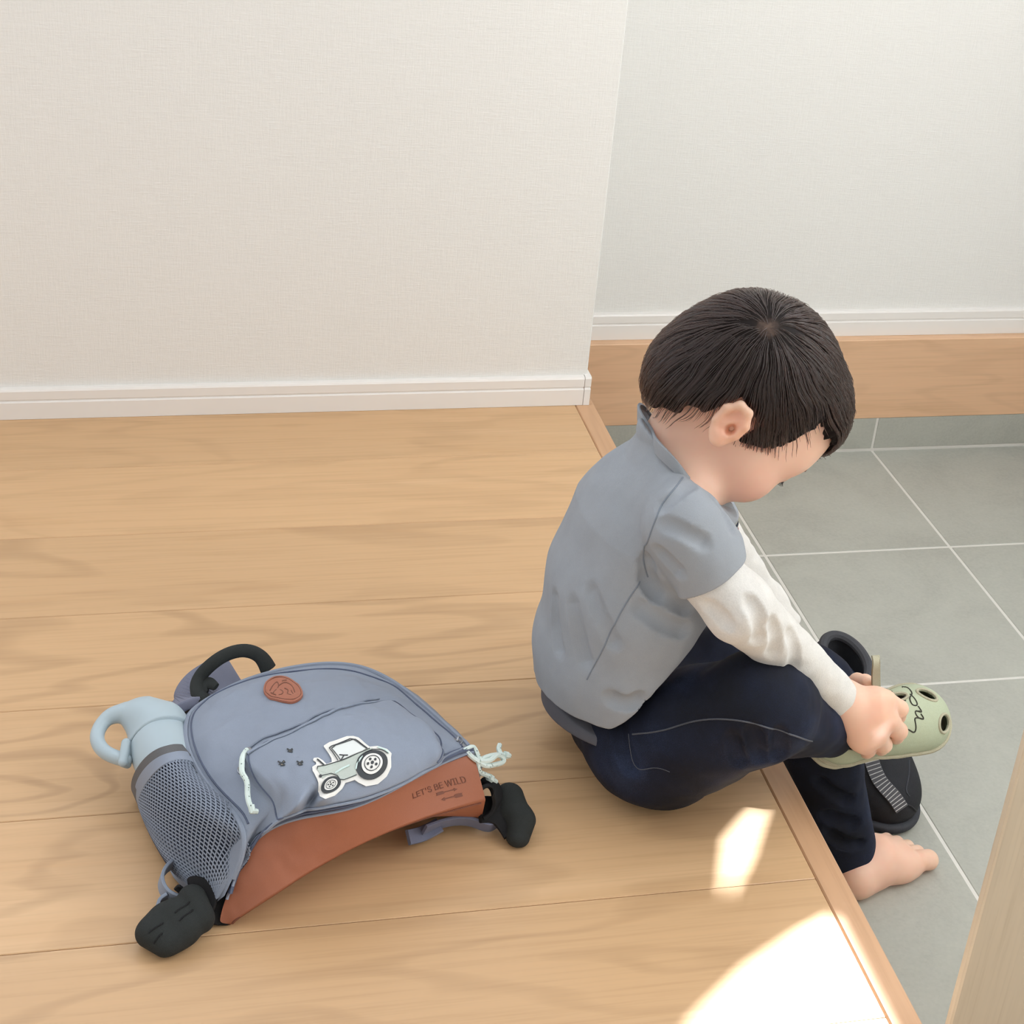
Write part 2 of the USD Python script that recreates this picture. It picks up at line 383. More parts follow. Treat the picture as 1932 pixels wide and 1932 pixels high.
obj("trim_3", bevel_box((0.0, YB - 0.0012, -0.1450), (1.02, 0.232, 0.0), 0.0012), M_kick, None, label="wooden kick board under the back wall skirting", kind="structure")

def skirting(par, x0, x1, yf, yw, z0, a, mats=M_skirt):
    """two-step skirting profile, front at yf, wall at yw"""
    pr = A([(yf, 0), (yf, .56 * a), (yf + .0004, .575 * a), (yf + .0024, .60 * a), (yf + .0024, .632 * a), (yf + .0008, .66 * a), (yf + .0008, .93 * a), (yf + .0022, .985 * a), (yf + .0045, a), (yw + .002, a), (yw + .002, 0)])
    m = trimesh.creation.extrude_polygon(__import__("shapely").Polygon(pr), x1 - x0, engine="earcut")
    m.vertices = np.c_[m.vertices[:, 2] + x0, m.vertices[:, 0], m.vertices[:, 1] + z0]
    return m

AH = 0.044
XW, YW = -0.0042, 0.0100
obj("wall_left", bevel_box((-1.76, YW, -0.02), (XW, 0.226, 2.45), 0.0018), M_wall, None, label="off-white textured wallpaper wall above the plank floor", kind="structure")
bl = thing("baseboard_left", "white grooved skirting board along the left wall", kind="structure")
obj("board", skirting(bl, -1.76, -0.0098, 0.0, YW, 0.0003, AH), M_skirt, bl, smooth=20)
obj("corner_cap", [skirting(bl, -0.0092, 0.0, -0.0006, YW + .06, 0.0003, AH + .0008)], M_skirt, bl, smooth=20)
obj("joint", bevel_box((-0.0098, 0.0012, 0.0006), (-0.0092, YW, AH - 0.002), 0.0001), M_seamline, bl)
obj("wall_front", bevel_box((-1.76, -2.62, -0.02), (0.10, -2.50, 2.45), 0.0018), M_wall, None, label="added wall behind the camera that blocks sky light from the near floor", kind="structure")  # added out of view to shade the near floor from the dome
obj("wall_back", bevel_box((-0.0035, 0.2245, -H - 0.02), (1.3, 0.30, 2.45), 0.001), M_wall, None, label="brighter wallpapered back wall of the entrance", kind="structure")
obj("baseboard_back", skirting(None, 0.0, 1.02, 0.2143, 0.2245, 0.0003, AH - 0.0008), M_skirt, None, smooth=20, label="white grooved skirting board on the back wall", kind="structure")

# unseen right wall; blocks the sun but for two holes cut to its patches
from shapely.geometry import Polygon
def on_wall(poly, X=0.87):
    P = A(poly, float); t = (P[:, 0] - X) / SUN_DIR[0]; Q = P - t[:, None] * SUN_DIR
    return [(q[1], q[2]) for q in Q]
big = [(-0.1990, -1.0921, 0.0000), (-0.1295, -1.0382, 0.0000), (-0.0680, -1.0048, 0.0000), (-0.0188, -0.9833, 0.0000), (-0.0202, -1.0045, 0.0000), (-0.0200, -1.0542, 0.0000), (-0.0202, -1.1128, 0.0000), (-0.0200, -1.2045, 0.0000), (-0.1954, -1.1798, 0.0000)]
small = [(-0.1303, -0.9849, 0.0000), (-0.1257, -0.9555, 0.0000), (-0.1146, -0.9231, 0.0000), (-0.0988, -0.8861, 0.0000), (-0.0669, -0.8552, 0.0000), (-0.0322, -0.8348, 0.0000), (-0.0375, -0.8526, 0.0000), (-0.0527, -0.8770, 0.0000), (-0.0596, -0.8872, 0.0000), (-0.0731, -0.9106, 0.0000), (-0.0824, -0.9235, 0.0000), (-0.0989, -0.9427, 0.0000), (-0.1196, -0.9707, 0.0000)]
wp = Polygon([(-2.6, -H - 0.02), (0.226, -H - 0.02), (0.226, 2.45), (-2.6, 2.45)])
for h in (big, small): wp = wp.difference(Polygon(on_wall(h)).buffer(-0.0012).simplify(0.002))
wr = trimesh.creation.extrude_polygon(wp, 0.012, engine="earcut"); wr.vertices = wr.vertices[:, [2, 0, 1]] + A([0.87, 0, 0])
obj("wall_right", wr, M_wall, None, smooth=False, label="unseen wall right of the tiles, with holes cut to shape the sun patches", kind="structure")

door = thing("door_1", "pale wooden door leaf standing open at the right edge", kind="structure")
e0 = A((0.0002, -1.1650, 0.2033)); ang = math.radians(-30)
Rz = A([[math.cos(ang), -math.sin(ang), 0], [math.sin(ang), math.cos(ang), 0], [0, 0, 1]])
def leaf_part(lo, hi, b):
    m = bevel_box(lo, hi, b); m.vertices = m.vertices @ Rz.T + A([e0[0], e0[1], -H + 0.012]); return m
obj("leaf", leaf_part((0, 0, 0), (0.60, 0.034, 2.05), .002), M_door, door)
obj("handle", [leaf_part((0.04, -0.045, 1.28), (0.055, 0.002, 1.30), .003), leaf_part((0.04, -0.052, 1.26), (0.055, -0.042, 1.42), .004)], plain("door_metal", (0.5, 0.5, 0.5), 0.3, metallic=1.0), door, label="slim metal handle")

# ------------------------------------------------------------------ backpack
from scipy.interpolate import RectBivariateSpline
blue = srgb(136, 147, 172)
M_canvas = fabric("blue_grey_canvas", (0.248, 0.285, 0.355), 1400, 0.06, 0.25, 0.7, spec=0.35)
M_canvas_dark = fabric("blue_grey_lining", (0.16, 0.175, 0.245), 1400, 0.06, 0.25, 0.75)
M_zip = fabric("zip_tape", (0.095, 0.115, 0.175), 2600, 0.15, 0.35, 0.5)
M_tan = fabric("rust_brown_leatherette", (0.335, 0.118, 0.062), 1800, 0.10, 0.15, 0.48, spec=0.4)
M_tan_dark = plain("embossed_brown", (0.17, 0.055, 0.03), 0.6)
M_patch = fabric("brown_leather_patch", (0.36, 0.135, 0.085), 1500, 0.14, 0.2, 0.55)
M_webbing = fabric("charcoal_webbing", (0.024, 0.027, 0.026), 1600, 0.3, 0.5, 0.85)
M_black = fabric("black_webbing", (0.010, 0.010, 0.011), 1600, 0.3, 0.4, 0.8)
M_cord = mat("speckled_mint_cord", {"t": ("texture_coordinate", {}), "v": ("voronoi_texture", {"scale": 300.0}), "r": ("rgb_ramp", {"ramp": [(0.0, (0.10, 0.14, 0.13)), (0.16, (0.16, 0.2, 0.19)), (0.22, (0.62, 0.72, 0.68)), (1, (0.66, 0.75, 0.71))]}),
    "p": ("principled_bsdf", {"roughness": 0.8})}, [("t.object", "v.vector"), ("v.distance", "r.fac"), ("r.color", "p.base_color")])
M_white = plain("patch_white", (0.78, 0.77, 0.73), 0.6)
M_tractor = fabric("patch_sage", (0.50, 0.55, 0.50), 1500, 0.08, 0.1, 0.7)
M_pale = plain("patch_pale_window", (0.72, 0.75, 0.73), 0.6)
M_line = plain("patch_ink", (0.045, 0.05, 0.055), 0.7)
M_mint = plain("patch_mint", (0.58, 0.72, 0.68), 0.6)
M_gold = plain("print_straw", (0.5, 0.40, 0.27), 0.7)
M_metal = plain("zip_metal", (0.28, 0.29, 0.31), 0.35, metallic=0.9)

NET = A([
 [(-0.5553, -0.9386, 0.0060), (-0.5140, -0.9385, 0.0360), (-0.4586, -0.9190, 0.0560), (-0.3947, -0.8957, 0.0620), (-0.3235, -0.8630, 0.0520)],
 [(-0.5623, -0.9325, 0.0300), (-0.5157, -0.9088, 0.0850), (-0.4570, -0.9112, 0.1000), (-0.3967, -0.8800, 0.1000), (-0.3337, -0.8398, 0.0880)],
 [(-0.5455, -0.9155, 0.0800), (-0.5013, -0.8991, 0.1080), (-0.4507, -0.8913, 0.1170), (-0.3929, -0.8605, 0.1110), (-0.3389, -0.8173, 0.0850)],
 [(-0.5701, -0.8618, 0.0850), (-0.5218, -0.8603, 0.1100), (-0.4693, -0.8469, 0.1180), (-0.4124, -0.8168, 0.1100), (-0.3508, -0.7848, 0.0800)],
 [(-0.5899, -0.7749, 0.0750), (-0.5425, -0.7751, 0.1000), (-0.4907, -0.7687, 0.1050), (-0.4366, -0.7541, 0.1000), (-0.3714, -0.7373, 0.0750)],
 [(-0.5679, -0.7051, 0.0600), (-0.5270, -0.6845, 0.0680), (-0.4764, -0.6715, 0.0700), (-0.4314, -0.6724, 0.0700), (-0.3941, -0.6847, 0.0620)]])
TK, SK = A([0, .2, .4, .6, .8, 1.0]), A([0, .25, .5, .75, 1.0])
SPL = [RectBivariateSpline(TK, SK, NET[:, :, c], kx=3, ky=3) for c in range(3)]
def bag_pos(s, t):
    s, t = np.broadcast_arrays(A(s, float), A(t, float)); return np.stack([f.ev(t, s) for f in SPL], -1)
def bag_nrm(s, t):
    s, t = np.broadcast_arrays(A(s, float), A(t, float))
    ds = np.stack([f.ev(t, s, dy=1) for f in SPL], -1); dt = np.stack([f.ev(t, s, dx=1) for f in SPL], -1)
    n = np.cross(ds, dt); return n / np.linalg.norm(n, axis=-1, keepdims=True)
def wrinkle(s, t):
    P = bag_pos(s, t)
    w = (meshkit.fbm(P * A([26, 26, 10]) + 3.1, 3, 5) - 0.5) * 0.0125
    return w * np.clip(np.minimum(np.minimum(s, 1 - s) * 8, np.minimum(t - .2, 1 - t) * 8), 0.0, 1)
def pocket_amp(s, t):
    """how far the front pocket stands out"""
    top = 0.640 + 0.095 * s
    a = np.clip((top - t) / 0.035, 0, 1) * np.clip((t - 0.205) / 0.05, 0, 1) * np.clip((s - 0.13) / 0.06, 0, 1) * np.clip((0.90 - s) / 0.07, 0, 1)
    a = a * a * (3 - 2 * a)
    # slack folds at the lower corners of the pocket
    f = 0.0095 * np.exp(-((s - .30) / .035) ** 2 - ((t - .30) / .05) ** 2) + 0.009 * np.exp(-((s - .395) / .03) ** 2 - ((t - .285) / .03) ** 2) - 0.014 * np.exp(-((s - .345) / .02) ** 2 - ((t - .29) / .05) ** 2)
    f += -0.008 * np.exp(-((s - .19) / .03) ** 2 - ((t - .36) / .09) ** 2) - 0.008 * np.exp(-((s - .86) / .03) ** 2 - ((t - .36) / .07) ** 2) + 0.006 * np.exp(-((s - .80) / .03) ** 2 - ((t - .3) / .05) ** 2)
    return a * (0.0075 + 0.006 * np.sin(PI * np.clip(t / .75, 0, 1)) ) + f
def bag_surf(s, t, up=0.0):
    s, t = np.broadcast_arrays(A(s, float), A(t, float))
    return bag_pos(s, t) + bag_nrm(s, t) * (wrinkle(s, t) + pocket_amp(s, t) + up)[..., None]

def grid_mesh(P, closed_u=False):
    h, w = P.shape[:2]; i = np.arange(h * w).reshape(h, w)
    q = np.stack([i[:-1, :-1], i[:-1, 1:], i[1:, 1:], i[1:, :-1]], -1).reshape(-1, 4)
    return trimesh.Trimesh(P.reshape(-1, 3), np.vstack([q[:, [0, 1, 2]], q[:, [0, 2, 3]]]), process=False)

BL = (-0.5343, -0.8169, 0.0000)
bag = thing("backpack", "blue-grey child's backpack with tractor patch and rust-brown base, lying on the plank floor", "backpack", loc=BL)
def bobj(name, mesh, m, parent=None, **k): return obj(name, mesh, m, bag if parent is None else parent, off=BL, **k)

# body: front panel down to the zip, sides and back on the floor
ss, tt = np.meshgrid(np.linspace(0, 1, 150), np.linspace(0.2, 1, 150)); front = bag_surf(ss, tt)
def back_pt(s, t):
    """where the back panel lies on the floor under each edge point"""
    L = [(-0.5764, -0.9278, 0.0040), (-0.6034, -0.8812, 0.0040), (-0.6204, -0.8322, 0.0040), (-0.6295, -0.7668, 0.0040), (-0.6149, -0.6909, 0.0040), (-0.5759, -0.6294, 0.0040)]
    R = [(-0.3215, -0.8466, 0.0120), (-0.3175, -0.7910, 0.0140), (-0.3189, -0.7626, 0.0100), (-0.3291, -0.7291, 0.0100), (-0.3486, -0.6824, 0.0080), (-0.3797, -0.6300, 0.0040)]
    t = np.clip(t, 0, 1); l = A([np.interp(t, TK, A(L)[:, c]) for c in range(3)]).T; r = A([np.interp(t, TK, A(R)[:, c]) for c in range(3)]).T
    p = l * (1 - s)[:, None] + r * s[:, None]
    return p + (np.sin(PI * s) * np.clip(1 - np.abs(t) * 4, 0, 1) * 0.06)[:, None] * A([-.35, .93, 0.2])
loop = [(s, .2) for s in np.linspace(0, 1, 80)] + [(1, t) for t in np.linspace(.2, 1, 70)[1:]] + [(s, 1) for s in np.linspace(1, 0, 70)[1:]] + [(0, t) for t in np.linspace(1, .2, 80)[1:-1]]
ls, lt = A(loop).T; top = bag_surf(ls, lt); bot = back_pt(ls, np.where(lt <= .2, 0.02, lt))
ctr = (top.mean(0) + bot.mean(0)) / 2; rings = []
for k, w in enumerate(np.linspace(0, 1, 14)):
    p = top * (1 - w) + bot * w; out = p - ctr; out[:, 2] *= 0; out /= np.linalg.norm(out, axis=1, keepdims=True)
    b = np.sin(PI * w) * np.where((lt <= .2), 0.0, np.where(ls <= 0, 0.004, 0.010))
    p = p + out * (b + (meshkit.fbm(p * 30, 3, 9) - .5) * 0.006 * np.sin(PI * w))[:, None]; p[:, 2] = np.maximum(p[:, 2], 0.003); rings.append(p)
rings = A(rings); side = grid_mesh(np.concatenate([rings, rings[:, :1]], 1))
flo = trimesh.Trimesh(np.vstack([bot, bot.mean(0)]), A([(i, (i + 1) % len(bot), len(bot)) for i in range(len(bot))]), process=False)
bobj("body", [grid_mesh(front), side, flo], M_canvas, smooth=50)

# rust-brown base: from the zip down over the lower seam and under
P = []
for t in np.linspace(0.2, 0.0, 34): P.append(bag_surf(np.linspace(-.005, 1.005, 150), t, 0.0022))
low = P[-1]; und = back_pt(np.linspace(0, 1, 150), np.zeros(150))
for w in np.linspace(0.06, 1, 16):
    q = low * (1 - w) + und * w; q[:, 2] = np.maximum(q[:, 2] - 0.006 * np.sin(PI * w), 0.002); P.append(q)
base = A(P)
base += ((meshkit.fbm(base * 24 + 7, 3, 2) - .5) * 0.010 * np.clip((.66 - np.linspace(-.005, 1.005, 150)) * 5, 0, 1)[None])[..., None] * A([.3, -.6, .7])
base[:, :, 2] = np.maximum(base[:, :, 2], 0.002)
bp = bobj("base_panel", grid_mesh(base), M_tan, smooth=50, label="rust-brown base panel")
bobj("seam", tube(base[34, 2:-2:3] + A([0, -.0006, .0004]), 0.0011, 6), M_tan_dark, bp)

def along(sa, ta, n=60, up=0.0): return bag_surf(np.interp(np.linspace(0, 1, n), np.linspace(0, 1, len(sa)), sa), np.interp(np.linspace(0, 1, n), np.linspace(0, 1, len(ta)), ta), up)
def curve_st(pts, n=60, up=0.0):
    q = spline(np.c_[A(pts, float), np.zeros(len(pts))], n); return bag_surf(q[:, 0], q[:, 1], up)
# piping that rims the front panel
rim = np.vstack([along([0, 0], [.26, .93], 60, .0005), along([0.0, .08, 1], [.97, 1, 1], 60, .0005)[1:], along([1, 1], [.97, .22], 60, .0005)[1:]])
bobj("piping", tube(spline(rim[::6], 160), 0.0026, 8), M_canvas, label="corded piping around the front panel")
rim2 = np.vstack([along([0.028, 0.028], [.42, .9], 60, .0004), along([0.05, .2, .8, .95], [.93, .965, .965, .93], 60, .0004)[1:], along([.972, .972], [.9, .24], 60, .0004)[1:]])
bobj("panel_seam", tube(spline(rim2[::6], 160), 0.0009, 6), M_zip)
z1 = bobj("base_zip", [strip(along([-.01, 1.0], [.212, .212], 60, .0030), 0.0085, 0.0016, along([-.01, 1], [.24, .24], 60) - along([-.01, 1], [.19, .19], 60), 120), tube(along([0, 1], [.212, .212], 120, .0042), 0.0016, 6)], M_zip, label="dark blue zip above the brown base")
bobj("zip_edge", [tube(along([0, 1], [.236, .236], 120, .0030), 0.0014, 6), tube(along([0, 1], [.189, .189], 120, .0032), 0.0014, 6)], M_canvas, z1)
# front pocket zip, its slider and cord
PZ = [(0.202, 0.6452), (0.225, 0.6513), (0.297, 0.6657), (0.435, 0.6741), (0.577, 0.6836), (0.725, 0.7012), (0.840, 0.7263)]
pz = curve_st(PZ, 120, .0012); qz = curve_st([(s, t + .022) for s, t in PZ], 120, .0012); rz = curve_st([(s, t - .020) for s, t in PZ], 120, .0016)
pk = bobj("pocket_zip", [strip(pz, 0.0060, 0.0014, curve_st([(s, t + .012) for s, t in PZ], 120, .0012) - curve_st([(s, t - .010) for s, t in PZ], 120, .0012), 120), tube(pz + A([0, 0, .0008]), 0.0013, 6)], M_zip, label="dark blue zip of the front pocket")
bobj("zip_edge", [tube(qz, 0.0012, 6), tube(rz, 0.0013, 6)], M_canvas, pk)
for q_ in ([(.205, .628), (.165, .56), (.15, .44), (.19, .30), (.26, .245)], [(.826, .709), (.89, .62), (.895, .46), (.86, .32), (.80, .26)]): bobj("pocket_seam", tube(curve_st(q_, 60, .0004), 0.0008, 5), M_zip)
sl = bobj("zip_slider", [tube([(-0.5365, -0.8361, 0.1080), (-0.5404, -0.8473, 0.1080), (-0.5431, -0.8616, 0.1060)], 0.0030, 8, flat=.45), tube(spline([(-0.5432, -0.8640, 0.1080), (-0.5463, -0.8609, 0.1080), (-0.5475, -0.8663, 0.1080), (-0.5445, -0.8709, 0.1080)], 20), 0.0010, 6)], M_metal, label="dark metal zip slider")
bobj("cord", [tube(spline([(-0.5389, -0.8442, 0.1130), (-0.5426, -0.8521, 0.1140), (-0.5447, -0.8661, 0.1140), (-0.5443, -0.8742, 0.1120), (-0.5418, -0.8791, 0.1100), (-0.5410, -0.8893, 0.1040), (-0.5394, -0.9017, 0.1000), (-0.5370, -0.9072, 0.0970)], 50), 0.0025, 8),
    tube([(-0.5387, -0.9034, 0.1020), (-0.5380, -0.9074, 0.0990), (-0.5334, -0.9063, 0.0970)], [.0030, .0034, .0022], 7)], M_cord, sl, label="speckled mint cord pull")
s2_ = bobj("zip_slider", [tube([(-0.3486, -0.8200, 0.0880), (-0.3438, -0.8260, 0.0900), (-0.3395, -0.8355, 0.0900)], 0.0034, 8, flat=.5), tube(spline([(-0.3451, -0.8268, 0.0920), (-0.3426, -0.8234, 0.0940), (-0.3403, -0.8278, 0.0930), (-0.3429, -0.8316, 0.0920)], 20), 0.0009, 6)], M_metal, label="dark metal zip slider")
bow = [[(-0.3421, -0.8431, 0.0940), (-0.3367, -0.8407, 0.0940), (-0.3315, -0.8374, 0.0920), (-0.3286, -0.8418, 0.0880), (-0.3266, -0.8462, 0.0840)], [(-0.3266, -0.8462, 0.0840), (-0.3161, -0.8372, 0.0800), (-0.3018, -0.8268, 0.0720), (-0.2917, -0.8222, 0.0660)],
       [(-0.3269, -0.8476, 0.0840), (-0.3156, -0.8425, 0.0800), (-0.3032, -0.8306, 0.0740), (-0.2999, -0.8307, 0.0700), (-0.3116, -0.8425, 0.0740), (-0.3232, -0.8484, 0.0800), (-0.3273, -0.8478, 0.0830)], [(-0.3278, -0.8475, 0.0840), (-0.3277, -0.8498, 0.0760), (-0.3206, -0.8453, 0.0660), (-0.3070, -0.8384, 0.0500)],
       [(-0.3017, -0.8288, 0.0730), (-0.3026, -0.8200, 0.0740), (-0.3006, -0.8148, 0.0740)], [(-0.3406, -0.8403, 0.0940), (-0.3355, -0.8465, 0.0900), (-0.3283, -0.8494, 0.0850)]]
bobj("cord", [tube(spline(b, 40), 0.0024, 7) for b in bow] + [tube([(-0.2980, -0.8260, 0.0710), (-0.2950, -0.8247, 0.0690)], .0036, 8), tube([(-0.3156, -0.8425, 0.0600), (-0.3120, -0.8412, 0.0560)], .0036, 8)], M_cord, s2_, label="speckled mint cord tied in a bow")

# flat prints and patches, shaped in their own plane and laid on the cloth
from shapely.geometry import Point, LineString
from shapely import affinity
def lay(mesh, aff, scale, up):
    """puts a flat drawing (x right, y down, drawing units) on the bag surface"""
    c, a, b = aff; v = mesh.vertices * 1.0; x, y = v[:, 0] * scale, v[:, 1] * scale
    s, t = c[0] + a[0] * x + b[0] * y, c[1] + a[1] * x + b[1] * y
    return trimesh.Trimesh(bag_surf(s, t, 0) + bag_nrm(s, t) * (up + v[:, 2])[:, None], mesh.faces, process=False)
def flat(poly, thick, size=14.0):
    poly = poly.buffer(0); ms = []
    for g in getattr(poly, "geoms", [poly]):
        if g.is_empty: continue
        m = trimesh.creation.extrude_polygon(g.segmentize(size), thick, engine="earcut")
        v, f = trimesh.remesh.subdivide_to_size(m.vertices * A([1, 1, 1e-6]) , m.faces, size * 1.6, max_iter=8) if False else (m.vertices, m.faces)
        for _ in range(2):
            v, f = trimesh.remesh.subdivide(v, f)
        ms.append(trimesh.Trimesh(v, f, process=False))
    return trimesh.util.concatenate(ms)
def blob(pts): return Polygon(spline(np.c_[A(pts, float), np.zeros(len(pts))], 90, True)[:, :2]).buffer(0)
TAF = ((0.4917, 0.3999), (0.001784, -0.000806), (-0.000610, -0.002335)); TS = 1 / 3.864
tc = lambda pts: [(x - 405.7, y - 541.0) for x, y in pts]
tp = thing("tractor_patch", parent=bag); tag(tp, "white-edged patch of a sage green tractor")
def tpart(name, poly, m, up, par=tp, th=.0003, label=None):
    return obj(name, lay(flat(poly, th), TAF, TS, up), m, par, off=BL, smooth=40, label=label)
outl = Polygon(tc([(148, 505), (133, 490), (145, 468), (175, 466), (200, 490), (218, 520), (262, 502), (268, 470), (252, 362), (300, 338), (430, 306), (470, 308), (495, 325), (528, 385), (545, 410), (600, 412), (660, 440), (690, 475), (686, 500), (692, 560), (668, 612), (620, 655), (540, 672), (480, 655), (445, 638), (380, 660), (375, 700), (345, 750), (290, 775), (235, 765), (190, 730), (165, 672), (135, 630), (110, 585), (112, 555), (145, 530)])).buffer(-7).buffer(9)
tpart("backing", outl, M_white, .0006, th=.0010)
body_ = Polygon(tc([(145, 570), (150, 550), (310, 502), (452, 455), (520, 432), (560, 425), (480, 480), (440, 530), (436, 585), (447, 612), (362, 642), (330, 640), (300, 612), (262, 602), (215, 618), (190, 640), (172, 618)])).buffer(2)
tpart("tractor_body", body_, M_tractor, .0017)
tpart("cab_window", Polygon(tc([(292, 392), (330, 362), (455, 337), (520, 422), (445, 447), (325, 487)])), M_pale, .0017)
lw = lambda pts, w: LineString(tc(pts)).buffer(w)
inkl = lw([(278, 388), (305, 492)], 3).union(lw([(278, 388), (300, 372), (440, 332), (470, 345), (525, 425)], 3)).union(lw([(292, 392), (325, 487)], 2.2)).union(lw([(292, 392), (330, 366), (455, 340), (520, 425)], 2.2)).union(lw([(310, 502), (452, 455), (540, 428)], 2.4)).union(lw([(145, 572), (150, 550), (310, 502)], 2.4)).union(lw([(172, 622), (205, 612), (250, 598), (300, 612), (330, 640), (362, 642), (447, 610)], 2.2)).union(lw([(330, 490), (356, 455)], 3.5)).union(lw([(330, 447), (382, 456)], 3.5)).union(lw([(165, 488), (197, 528)], 6)).union(Point(*tc([(170, 625)])[0]).buffer(12))
tpart("ink_lines", inkl, M_line, .0023)
hi = lw([(285, 592), (330, 562), (382, 540)], 6).union(lw([(478, 486), (440, 540), (436, 570)], 5)).union(lw([(600, 425), (650, 450), (668, 474)], 5))
tpart("mint_highlight", hi, M_mint, .0025)
def oval(c, rx, ry, rot=-12): return affinity.rotate(affinity.scale(Point(*tc([c])[0]).buffer(1, 24), rx, ry), rot)
for cx, rx, ry, k in (((548, 541), 115, 96, 1.0), ((273, 682), 75, 62, .62)):
    tyre = tpart("wheel", oval(cx, rx, ry), M_line, .0022)
    tpart("rim", oval(cx, rx * .66, ry * .68), M_white, .0028, tyre)
    dots = oval(cx, rx * .5, ry * .5).difference(oval(cx, rx * .46, ry * .46))
    for q in range(5):
        an = q * 2 * PI / 5 + .4; dots = dots.union(oval((cx[0] + rx * .27 * math.cos(an), cx[1] + ry * .27 * math.sin(an)), 9 * k, 8 * k))
    tpart("wheel_print", dots.union(oval(cx, 11 * k, 10 * k)), M_line, .0033, tyre)
tpart("mudguard_line", lw([(445, 560), (452, 505), (505, 458), (560, 440), (620, 446), (664, 476)], 2.6), M_line, .0026)

BAF = ((0.3174, 0.5411), (0.001516, -0.000862), (-0.001460, -0.002107))
for bx, by, k in ((-2, -17, .8), (-18, 10, 1.1), (18, 12, .95)):
    pr_ = thing("bee_print", parent=bag)
    ink = LineString([(bx - 6 * k, by - 3 * k), (bx + 5 * k, by + 4 * k)]).buffer(1.3).union(LineString([(bx - 5 * k, by + 3), (bx, by), (bx + 4, by - 4 * k), (bx + 6 * k, by - 1), (bx, by)]).buffer(.8)).union(LineString([(bx - 1, by), (bx - 2, by + 5 * k), (bx + 4 * k, by + 5 * k), (bx, by)]).buffer(.8))
    obj("ink", lay(flat(ink, .0003, 4), BAF, 1.0, .0005), M_line, pr_, off=BL)
    obj("straw_tone", lay(flat(Polygon([(bx, by), (bx - 1.5, by + 4.5 * k), (bx + 3.5 * k, by + 4.5 * k)]).union(Polygon([(bx, by), (bx + 4, by - 3.4 * k), (bx + 5.4 * k, by - 1)])), .0002, 4), BAF, 1.0, .0004), M_gold, pr_, off=BL)

PAF = ((0.4645, 0.8527), (0.002364, -0.000418), (-0.000353, -0.002683))
disc = affinity.rotate(affinity.scale(Point(0, 0).buffer(1, 32), 37, 25), 9)
pt = bobj("round_patch", lay(flat(disc, .0022, 6), PAF, 1.0, .0003), M_patch, label="round brown leather patch with embossed drawing")
emb = disc.buffer(-2.6).difference(disc.buffer(-3.6))
for c_ in ([(-24, 2), (-18, -8), (-12, -13), (-8, -6), (-14, 2), (-18, 8)], [(-8, -6), (2, -12), (12, -11), (20, -4), (22, 5)], [(-6, 0), (0, 5), (-3, 12), (-8, 14)], [(4, -2), (10, 2), (8, 10), (13, 13)], [(16, 2), (18, 9)], [(-22, 8), (-14, 13)], [(-2, -15), (6, -17)]):
    emb = emb.union(LineString(spline(np.c_[A(c_, float), np.zeros(len(c_))], 24)[:, :2]).buffer(.9))
bobj("embossing", lay(flat(emb, .0003, 5), PAF, 1.0, .00235), M_tan_dark, pt)

XAF = ((0.8561, 0.0797), (0.001858, -0.000844), (-0.000273, -0.001990))
tm = meshkit.text_mesh("LET'S BE WILD", 11.5, 0.0003); tm.vertices[:, 0] -= tm.bounds[:, 0].mean(); tm.vertices[:, 0] *= 104 / np.ptp(tm.bounds[:, 0])
xr = math.radians(-18.5); X, Y = tm.vertices[:, 0].copy(), -tm.vertices[:, 1] + 5
tm.vertices[:, 0], tm.vertices[:, 1] = X * math.cos(xr) - Y * math.sin(xr), X * math.sin(xr) + Y * math.cos(xr); tm.invert()
vv, ff = trimesh.remesh.subdivide(tm.vertices, tm.faces)
bobj("lettering", lay(trimesh.Trimesh(vv, ff, process=False), XAF, 1.0, .0024), M_tan_dark, bp, label="dark print reading LET'S BE WILD")
WAF = ((0.8812, 0.0441), (0.001742, -0.000566), (-0.000430, -0.001573))
def arrow(x0, y0, x1, y1, flip):
    d = A([x1 - x0, y1 - y0]); L = np.hypot(*d); d = d / L; n = A([-d[1], d[0]]); p = lambda a, b: tuple(A([x0, y0]) + d * a + n * b)
    g_ = LineString([p(0, 0), p(L, 0)]).buffer(.9).union(Polygon([p(L + 4, 0), p(L - 3, 3), p(L - 3, -3)]))
    return g_.union(Polygon([p(-2, 3), p(12, 3), p(15, 0), p(12, -3), p(-2, -3), p(1, 0)]))
bobj("arrow_print", [lay(flat(arrow(-20, 0, 15, -9, 0), .0003, 5), WAF, 1.0, .0024), lay(flat(arrow(26, 0, -8, 10, 1), .0003, 5), WAF, 1.0, .0024)], M_tan_dark, bp, label="two printed arrows")

# side mesh pocket: lattice of threads over the bottle, with a binding at its mouth
MP = A([[(-0.5784, -0.9196, 0.0060), (-0.5763, -0.9235, 0.0120), (-0.5720, -0.9293, 0.0220), (-0.5666, -0.9291, 0.0260)],
 [(-0.5966, -0.8883, 0.0050), (-0.5899, -0.9006, 0.0300), (-0.5679, -0.9184, 0.0520), (-0.5449, -0.9247, 0.0600)],
 [(-0.6122, -0.8547, 0.0050), (-0.6057, -0.8792, 0.0440), (-0.5763, -0.9048, 0.0760), (-0.5429, -0.9177, 0.0770)],
 [(-0.6240, -0.8225, 0.0050), (-0.6171, -0.8551, 0.0520), (-0.5883, -0.8887, 0.0900), (-0.5514, -0.8909, 0.0870)],
 [(-0.6315, -0.7969, 0.0050), (-0.6247, -0.8309, 0.0540), (-0.6020, -0.8590, 0.0940), (-0.5728, -0.8604, 0.0900)],
 [(-0.6353, -0.7773, 0.0060), (-0.6316, -0.8070, 0.0550), (-0.6138, -0.8254, 0.0930), (-0.5885, -0.8149, 0.0880)]])
MS = [RectBivariateSpline(np.linspace(0, 1, 6), A([0, .32, .66, 1]), MP[:, :, c], kx=3, ky=3) for c in range(3)]
